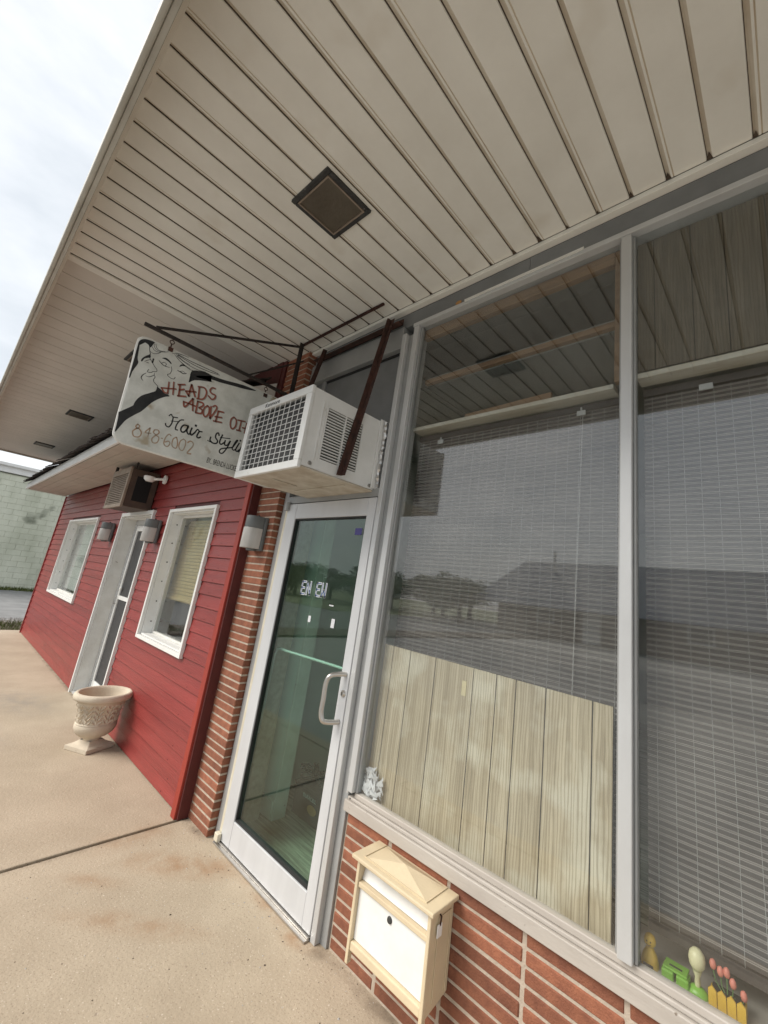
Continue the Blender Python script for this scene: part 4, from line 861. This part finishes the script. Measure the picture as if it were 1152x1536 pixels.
# ------------------------------------------------------------------ OLD BROWN AIR CONDITIONER, SENSOR LIGHT
oa = thing('old_air_conditioner', 'old brown air conditioner hung under the awning above the red shop door', 'air conditioner', (-5.8, -.2, 2.13))
part('case', MB().box(-6.15, -5.47, -.36, RY - .002, 2.125, 2.56), 'ac_brown', oa, .006)
part('front_frame', MB().box(-6.16, -5.46, -.385, -.361, 2.115, 2.155).box(-6.16, -5.46, -.385, -.361, 2.50, 2.57).box(-6.16, -6.12, -.385, -.361, 2.1555, 2.4995).box(-5.50, -5.46, -.385, -.361, 2.1555, 2.4995), 'ac_tan', oa, .003)
lo = MB()
for q in range(15): lo.box(-6.12, -5.50, -.380, -.364, 2.163 + q * .0225, 2.163 + q * .0225 + .010)
part('louvre', lo, 'ac_tan', oa)
part('side_grille', MB().box(-5.4695, -5.466, -.30, -.15, 2.20, 2.48), 'void', oa)
part('strap', MB().bar((-5.47, -.33, 2.57), (-5.47, -.33, 2.641), .02, .006), 'dark_steel', oa); part('strap', MB().bar((-6.12, -.37, 2.57), (-6.12, -.37, 2.641), .03, .006), 'dark_steel', oa)
sn = thing('sensor_light', 'small white swivel floodlight on the red siding beside the brown air conditioner', 'flood light', (-5.3, RY - .02, 2.45))
part('mount', MB().lathe([(.05, 0), (.05, .02), (.02, .03), (0, .03)][::-1], (-5.20, RY - .032, 2.47), 18, 1), 'white_paint', sn, 0, 40)
part('arm', MB().tube([(-5.20, RY - .03, 2.47), (-5.22, RY - .08, 2.46), (-5.26, RY - .11, 2.455)], .014, 10), 'white_paint', sn)
part('head', MB().lathe([(0, -.03), (.035, -.03), (.055, -.01), (.06, .02), (.055, .026), (0, .026)], (-5.30, RY - .14, 2.455), 20), 'white_paint', sn, 0, 40)

# ------------------------------------------------------------------ URN
ux, uy = -4.60, -.272
ur = thing('planter_urn', 'cream cast stone urn with leaf relief standing by the red siding', 'planter', (ux, uy, 0))
ang = math.atan2(.234, -.114)
pl = MB().box(-.122, .122, -.122, .122, .0005, .032)
prev = [(-.122, .032), (-.095, .042), (-.07, .058), (-.058, .07)]
for i in range(3):
    a, za = -prev[i][0], prev[i][1]; b, zb = -prev[i + 1][0], prev[i + 1][1]
    pl.add([(-a, -a, za), (a, -a, za), (a, a, za), (-a, a, za), (-b, -b, zb), (b, -b, zb), (b, b, zb), (-b, b, zb)], [(0, 1, 5, 4), (1, 2, 6, 5), (2, 3, 7, 6), (3, 0, 4, 7)])
c_, s_ = math.cos(ang), math.sin(ang)
pl.v = [(ux + x * c_ - y * s_, uy + x * s_ + y * c_, z) for x, y, z in pl.v]
part('plinth', pl, 'stone_cream', ur, .004)
bp_ = [(.060, .066), (.064, .082), (.075, .092), (.105, .106), (.135, .132), (.150, .165), (.152, .190), (.146, .202)]
part('bowl', MB().lathe(bp_, (ux, uy, 0), 40), 'stone_cream', ur, 0, 50)
def leafd(a, z):
    t = (z - .21) / .16
    if t < 0 or t > 1: return 0
    u = (a * 12 / (2 * math.pi)) % 1.0 - .5
    stem = math.exp(-(u / .05) ** 2) * .011
    ph_ = abs(u) * 2.2 - t * 4.0
    lf = max(0, math.sin(ph_ * 2 * math.pi)) * (1 if .10 < abs(u) < .42 else 0) * .016
    return (stem + lf) * min(1, t * 8, (1 - t) * 8)
vp = [(.146, .2025), (.150, .206), (.144, .212)] + [(.142 - .010 * math.sin(math.pi * i / 40) + .035 * (i / 40) ** 2.4, .214 + .160 * i / 40) for i in range(41)] + [(.190, .385)]
part('leaf_relief', MB().lathe(vp, (ux, uy, 0), 240, disp=leafd, cap=False), 'stone_cream', ur, 0, 60)
part('rim', MB().lathe([(.188, .385), (.205, .393), (.214, .408), (.213, .428), (.204, .440), (.190, .446), (.180, .440), (.172, .425), (.168, .40), (.160, .37), (.150, .35), (0, .347)], (ux, uy, 0), 48, cap=False), 'stone_cream', ur, 0, 60)

# ------------------------------------------------------------------ MAILBOX
mbx = thing('mailbox', 'cream wall mailbox with white front hung on the brick below the window', 'mailbox', (-1.23, -.03, .2))
X0, X1, YF, YB, Z0, Z1 = -1.437, -1.043, -.085, .038, .205, .500
bb = MB().box(X0 + .012, X1 - .012, YF + .035, YB, Z0, Z1 - .004)
part('back_box', bb, 'mail_white', mbx)
for sx, s0, s1 in ((-1, X0, X0 + .0115), (1, X1 - .0115, X1)):
    part('side_panel', MB().prism([(YF + .006, Z0 - .012), (YF + .006, Z1 - .002), (YB, Z1 - .002), (YB, Z0 + .012)], 0, s0, s1), 'mail_cream', mbx, .002)
    part('side_rail', MB().box(s0 - .002, s1 + .002, YF - .016, YF + .0055, Z0 - .055, Z1 - .002), 'mail_cream', mbx, .003)
part('side_moulding', MB().box(X1 + .0005, X1 + .004, YF + .030, YF + .034, Z0 + .02, Z1 - .03).box(X1 + .0005, X1 + .004, YB - .022, YB - .018, Z0 + .02, Z1 - .03).box(X1 + .0005, X1 + .004, YF + .0345, YB - .0225, Z1 - .034, Z1 - .030), 'mail_cream', mbx, .001)
part('front_door', MB().box(X0 + .0135, X1 - .0135, YF + .002, YF + .012, Z0 + .022, Z1 - .098), 'mail_white', mbx, .002)
part('slot_flap', MB().add([(X0 + .0135, YF + .030, Z1 - .004), (X1 - .0135, YF + .030, Z1 - .004), (X1 - .0135, YF + .010, Z1 - .076), (X0 + .0135, YF + .010, Z1 - .076), (X0 + .0135, YF + .034, Z1 - .004), (X1 - .0135, YF + .034, Z1 - .004), (X1 - .0135, YF + .014, Z1 - .076), (X0 + .0135, YF + .014, Z1 - .076)], [(0, 1, 2, 3), (4, 5, 6, 7), (0, 1, 5, 4), (1, 2, 6, 5), (2, 3, 7, 6), (3, 0, 4, 7)]), 'mail_white', mbx)
part('slot_rail', MB().box(X0 + .0135, X1 - .0135, YF - .010, YF + .014, Z1 - .096, Z1 - .078), 'mail_cream', mbx, .003)
part('bottom_lip', MB().box(X0 + .0135, X1 - .0135, YF - .012, YF + .020, Z0 - .010, Z0 + .020), 'mail_cream', mbx, .004)
part('lock', MB().lathe([(0, 0), (.010, 0), (.012, .003), (.012, .005), (0, .005)], (-1.245, YF - .0035, .375), 16, 1), 'dark_metal', mbx)
rf = MB(); ra = (X0 - .022, X1 + .022, YF - .035, YB)
rf.box(*ra, Z1 - .001, Z1 + .014)
part('roof', rf, 'mail_cream', mbx, .004)
xm, ym = (ra[0] + ra[1]) / 2, (ra[2] + ra[3]) / 2
part('roof_moulding', MB().add([(ra[0] + .055, ra[2] + .028, Z1 + .0145), (ra[1] - .055, ra[2] + .028, Z1 + .0145), (ra[1] - .055, ra[3] - .012, Z1 + .0145), (ra[0] + .055, ra[3] - .012, Z1 + .0145), (xm, ym + .005, Z1 + .042)], [(0, 1, 4), (1, 2, 4), (2, 3, 4), (3, 0, 4), (3, 2, 1, 0)]).box(ra[0] + .05, ra[1] - .05, ra[2] + .023, ra[2] + .0275, Z1 + .0142, Z1 + .018).box(ra[0] + .05, ra[0] + .0545, ra[2] + .028, ra[3] - .01, Z1 + .0142, Z1 + .018).box(ra[1] - .0545, ra[1] - .05, ra[2] + .028, ra[3] - .01, Z1 + .0142, Z1 + .018), 'mail_cream', mbx)
part('key_tag', MB().box(X1 + .005, X1 + .010, YF + .018, YF + .046, Z1 - .085, Z1 - .045), 'mail_white', mbx, .003)
part('hook', MB().tube([(X1 + .001, YF + .032, Z1 - .015), (X1 + .012, YF + .032, Z1 - .022), (X1 + .009, YF + .032, Z1 - .05)], .003, 6), 'rust_steel', mbx)

# ------------------------------------------------------------------ BEHIND THE GLASS
# fake wood panelling standing behind the left window
def panelling(name, lab, edges, z0f, z1f, y, m, gap=.0038):
    t = thing(name, lab, 'panelling', ((edges[0] + edges[-1]) / 2, y, z0f(edges[0])))
    part('backing', MB().prism([(edges[0], z0f(edges[0])), (edges[-1], z0f(edges[-1])), (edges[-1], z1f(edges[-1])), (edges[0], z1f(edges[0]))], 1, y + .004, y + .007), 'void', t)
    for a, b in zip(edges[:-1], edges[1:]):
        a2, b2 = a + gap / 2, b - gap / 2
        part('plank', MB().prism([(a2, z0f(a2)), (b2, z0f(b2)), (b2, z1f(b2)), (a2, z1f(a2))], 1, y, y + .0038), m, t, .001, seg=1)
    return t
panelling('wood_panel', 'pale fake wood panelling board standing at the bottom of the window beside the door', [-1.645, -1.579, -1.46, -1.297, -1.081, -.965, -.874, -.745, -.567, -.495], lambda x: .601, lambda x: 1.283 - .022 * (x + .5), .095, 'panel_wood')
t = tag(part('tape_strip', MB().box(-1.135, -1.112, .0925, .0945, 1.175, 1.235), 'tape'), 'short strip of yellow tape stuck on the pale panelling board', 'tape')
panelling('upper_wood_panel', 'dark fake wood panelling filling the top of the window past the mullion', [-.410, -.345, -.21, -.10, .03, .16, .27, .40, .53, .66, .775], lambda x: 2.56, lambda x: 3.19, .085, 'panel_dark')
t = tag(part('shelf_rail', MB().box(-.412, .777, .070, .15, 2.522, 2.545), 'shelf_white', None, .003), 'painted white rail below the dark panelling in the upper window', 'rail')
t = tag(part('shelf_board', MB().box(-1.648, -.505, .085, .26, 2.512, 2.534), 'shelf_white', None, .003), 'white edged shelf board across the upper window beside the door', 'shelf')
t = tag(part('loose_plank', MB().prism([(-1.30, 2.535), (-.80, 2.535), (-.80, 2.585), (-1.30, 2.570)], 1, .12, .14), 'pine', None, .002), 'loose pine plank lying on the shelf board in the upper window', 'plank')
# matchstick roll-up blinds
def blind(lab, x0, x1, z0, z1, y):
    t = thing('matchstick_blind', lab, 'blind', ((x0 + x1) / 2, y, z0))
    sl_ = MB().box(x0, x1, y - .002, y + .002, -.0060, .0060).mesh('slat', 'blind_slat')
    rd_ = MB().box(x0, x1, y - .003, y + .001, -.0034, -.0013).box(x0, x1, y - .003, y + .001, .0013, .0034).mesh('reed', 'blind_reed')
    P = .01965; z = z0 + .01
    while z < z1:
        link('slat', sl_, t, (0, random.uniform(-.001, .001), z + random.uniform(-.0006, .0006))).rotation_euler = (0, random.gauss(0, .0007), 0); link('reed', rd_, t, (0, random.uniform(-.001, .001), z + P / 2 + random.uniform(-.0005, .0005))).rotation_euler = (0, random.gauss(0, .0007), 0); z += P
    x = x0 + .03
    while x < x1:
        part('cord', MB().tube([(x, y - .0045, z0), (x + .002, y - .0045, (z0 + z1) / 2), (x, y - .0045, z1)], .0007, 4), 'cord', t); x += .0525
    part('bottom_bar', MB().box(x0 - .002, x1 + .002, y - .006, y + .006, z0 - .03, z0 - .001), 'blind_slat', t)
    part('head_rail', MB().box(x0 - .002, x1 + .002, y - .01, y + .012, z1 + .005, z1 + .035), 'blind_slat', t)
    return t
blind('brown matchstick blind behind the pane above the pale panelling board', -1.645, -.470, .66, 2.465, .165)
b2 = blind('brown matchstick blind behind the pane below the dark panelling', -.405, .77, .70, 2.475, .165)
for hx, hz in ((-1.47, 2.44), (-.66, 2.455)):
    t = tag(part('blind_hook', MB().box(hx - .02, hx + .02, .139, .146, hz - .012, hz + .012).box(hx - .004, hx + .004, .139, .144, hz + .012, hz + .028), 'clip', None, .002), 'small clear hook over the blind head beside the door' if hx < -1 else 'small clear hook over the blind head close to the mullion', 'hook')
t = tag(part('blind_hook', MB().box(-.21, -.165, .139, .146, 2.455, 2.480), 'clip', None, .002), 'small clear hook over the blind below the dark panelling', 'hook')
t = tag(part('pull_cord', MB().tube([(-.655, .150, 2.45), (-.66, .148, 1.8), (-.665, .150, 1.2)], .0016, 5), 'cord'), 'white pull cord hanging down the blind close to the mullion', 'cord')
# crumpled paper in the corner of the sill
pm = MB(); random.seed(11)
base = onY(549, 1185, .075)
for i in range(160):
    c = Vector((base.x + .022 + random.gauss(0, .028), .074 + random.uniform(-.010, .010), .634 + random.random() ** 1.2 * .085)); c.x += (c.z - .68) * -.25
    pm.add([c + Vector((random.gauss(0, .017), random.gauss(0, .004), random.gauss(0, .017))) for _ in range(4)], [(0, 1, 2), (0, 2, 3)])
tag(part('crumpled_paper', pm, 'sticker_white'), 'torn crumpled white paper in the lower corner of the window beside the door', 'paper')
# toys on the inner sill
SZI = .6005
def toy(name, lab, x): return thing(name, lab, 'toy', (x, .115, SZI), 'little toys on the inner window sill')
x = -.392; t = toy('smiling_toy', 'small yellow smiling figure on the inner sill next to the mullion', x)
part('body', MB().lathe([(.018, 0), (.024, .004), (.024, .016), (.019, .032), (.012, .044), (.008, .050)], (x, .115, SZI), 20), 'toy_yellow', t, 0, 50)
part('head', MB().lathe([(.0, .0), (.009, .003), (.0155, .011), (.0165, .019), (.013, .029), (.006, .034), (0, .035)], (x, .115, SZI + .047), 20), 'toy_yellow', t, 0, 60)
part('slot', MB().box(x - .013, x + .013, .0895, .0925, SZI + .012, SZI + .018), 'battery_black', t)
fc = MB().lathe([(0, 0), (.0018, 0), (.0018, .001), (0, .001)], (x - .005, .0985, SZI + .068), 8, 1).lathe([(0, 0), (.0018, 0), (.0018, .001), (0, .001)], (x + .005, .0985, SZI + .068), 8, 1)
fc.tube([(x - .006, .0990, SZI + .061), (x, .0985, SZI + .058), (x + .006, .0990, SZI + .061)], .0008, 5)
part('face', fc, 'battery_black', t)
x = -.325; t = toy('green_box_toy', 'bright green toy base like a pair of small boxes on the inner sill', x)
part('box', MB().box(x - .034, x - .003, .095, .135, SZI, SZI + .028), 'toy_green', t, .004); part('box', MB().box(x + .003, x + .034, .095, .135, SZI, SZI + .028), 'toy_green', t, .004)
part('deck', MB().box(x - .030, x + .030, .099, .142, SZI + .0285, SZI + .034), 'toy_green', t, .002)
part('slot', MB().box(x - .016, x + .016, .112, .118, SZI + .0342, SZI + .0352), 'battery_black', t)
x = -.272; t = toy('bobble_toy', 'toy with a big cream egg shaped top on a green oval base', x)
part('base', MB().lathe([(.026, 0), (.028, .004), (.025, .013), (.014, .021), (0, .023)], (x, .115, SZI), 24, sy=.75), 'toy_green', t, 0, 50)
part('stem', MB().lathe([(.006, .021), (.0075, .030), (.006, .042), (.0105, .054), (.012, .060)], (x, .115, SZI), 16), 'toy_cream', t, 0, 60)
part('top', MB().lathe([(0, .056), (.012, .059), (.019, .070), (.021, .084), (.018, .097), (.010, .106), (0, .109)], (x, .115, SZI), 20), 'toy_cream', t, 0, 60)
x = -.203; t = toy('flower_pot_toy', 'toy yellow picket pot holding pink tulips on the inner sill', x)
for i in range(4):
    xx = x - .0315 + i * .021
    part('picket', MB().prism([(xx - .0095, SZI), (xx + .0095, SZI), (xx + .0095, SZI + .046), (xx, SZI + .055), (xx - .0095, SZI + .046)], 1, .090, .095), 'toy_yellow', t)
part('pot', MB().box(x - .040, x + .040, .0955, .140, SZI, SZI + .036), 'toy_yellow', t, .002)
part('earth', MB().box(x - .036, x + .036, .098, .137, SZI + .0365, SZI + .042), 'battery_black', t, .002)
random.seed(5)
for i, (dx, h) in enumerate(((-.026, .082), (-.012, .074), (.0, .079), (.011, .062), (.030, .048))):
    top = (x + dx * 1.2, .115, SZI + h)
    part('stem', MB().tube([(x + dx * .5, .115, SZI + .042), (x + dx, .116, SZI + .7 * h), top], .0014, 5), 'toy_stem', t)
    part('tulip', MB().lathe([(0, -.003), (.006, .001), (.0085, .009), (.0065, .018), (.003, .021), (0, .019)], top, 10), 'toy_pink', t, 0, 60)
# battery box on the floor inside the door
bt = thing('car_battery', 'black battery with a copper stripe on the striped carpet inside the glass door', 'battery', (-2.62, .62, .013))
part('case', MB().box(-2.76, -2.44, .52, .70, .0135, .19), 'battery_black', bt, .006)
part('lid', MB().box(-2.765, -2.435, .515, .705, .1905, .215), 'battery_black', bt, .006)
part('stripe', MB().lathe([(0, 0), (.05, 0), (.05, .002), (0, .002)], (-2.54, .5175, .10), 20, 1, sy=.55), 'copper', bt)
place_text('lettering', 'DURACELL', .030, 'sticker_white', bt, (-2.655, .5188, .148), (1, 0, 0), (0, 0, 1))
for xx in (-2.70, -2.50): part('terminal', MB().lathe([(.012, 0), (.010, .02), (0, .02)], (xx, .60, .2155), 12), 'steel', bt)
cl = thing('cable_bundle', 'dark tangle of cables heaped on the battery inside the door', 'cables', (-2.6, .62, .217))
random.seed(3)
for i in range(7):
    P = [(-2.62 + .16 * math.sin(i * 1.7 + q * .9) * random.uniform(.5, 1), .61 + .06 * math.cos(i * 2.3 + q * 1.3), .232 + .07 * random.random()) for q in range(6)]
    part('cable', MB().tube(smooth_pts(P, 5), .008, 6), 'battery_black', cl)

# ------------------------------------------------------------------ ACROSS THE STREET (seen in the glass)
ho = thing('house', 'long brown house with a blue grey hip roof across the street', 'house', (-5, -26, -.1))
part('wall', MB().box(-15.5, 9.5, -31, -24.6, -.1, 2.45), 'house_wall', ho)
part('roof', MB().add([(-17.2, -23.6, 1.75), (11, -23.6, 1.75), (11, -32, 1.75), (-17.2, -32, 1.75), (-15.3, -27.8, 5.0), (9, -27.8, 5.0)], [(0, 1, 5, 4), (1, 2, 5), (2, 3, 4, 5), (3, 0, 4), (3, 2, 1, 0)]), 'roof_blue', ho)
part('vent_pipe', MB().tube([(-12.6, -27.0, 4.3), (-12.6, -27.0, 5.7)], .10, 8), 'white_worn', ho)
for xx in (-12.0, -3.6, 1.5, 5.0):
    f = part('window', MB().box(xx - .6, xx + .6, -24.59, -24.5, .8, 1.7), 'white_paint', ho); part('pane', MB().box(xx - .5, xx + .5, -24.499, -24.49, .9, 1.6), 'screen_dark', f)
f = part('door', MB().box(-9.6, -8.6, -24.59, -24.5, -.05, 1.7), 'white_paint', ho); part('handle', MB().box(-8.75, -8.70, -24.499, -24.46, .8, .9), 'steel', f)
random.seed(21)
def crown_mesh(seed):
    random.seed(seed); mb = MB(); blobs = [(random.gauss(0, 1.3), random.gauss(0, 1.3), random.uniform(2.2, 5.2), random.uniform(.8, 1.5)) for _ in range(11)]
    for bx_, by_, bz_, br_ in blobs:
        for i in range(240):
            d = Vector((random.gauss(0, 1), random.gauss(0, 1), random.gauss(0, 1))).normalized() * br_ * random.random() ** .4
            c = Vector((bx_, by_, bz_)) + d; u = Vector((random.gauss(0, 1), random.gauss(0, 1), random.gauss(0, 1))).normalized(); v = u.orthogonal().normalized(); s_ = random.uniform(.09, .17)
            mb.add([c - u * s_, c + v * s_ * .6, c + u * s_, c - v * s_ * .6], [(0, 1, 2, 3)])
    return mb.mesh('crown', 'leaf')
crowns = [crown_mesh(s_) for s_ in (1, 2, 3)]
tm = MB().tube([(0, 0, -.1), (.05, .02, 1.2), (0, .05, 2.4), (.1, 0, 4.2)], [.20, .15, .12, .05], 8).tube([(0, .05, 2.0), (.8, .3, 3.4)], [.08, .03], 6).tube([(0, .05, 2.2), (-.7, -.3, 3.7)], [.08, .03], 6)
trunk = tm.mesh('trunk', 'bark', smooth=60)
for i in range(26):
    x = -19 - i * 2.4 + random.uniform(-1, 1); y = -30 + random.uniform(-5, 6) + i * .15; s_ = random.uniform(.7, 1.05)
    tr_ = thing('broadleaf_tree', 'leafy green tree in the row across the street', 'tree', (x, y, -.1), 'trees in the row across the street')
    for nm, me in (('trunk', trunk), ('crown', crowns[i % 3])):
        o = bpy.data.objects.new(nm, me); COL.objects.link(o); o.parent = tr_
    tr_.rotation_euler = (0, 0, random.uniform(0, 6.28)); tr_.scale = (s_ * 1.2, s_ * 1.2, s_ * .62)
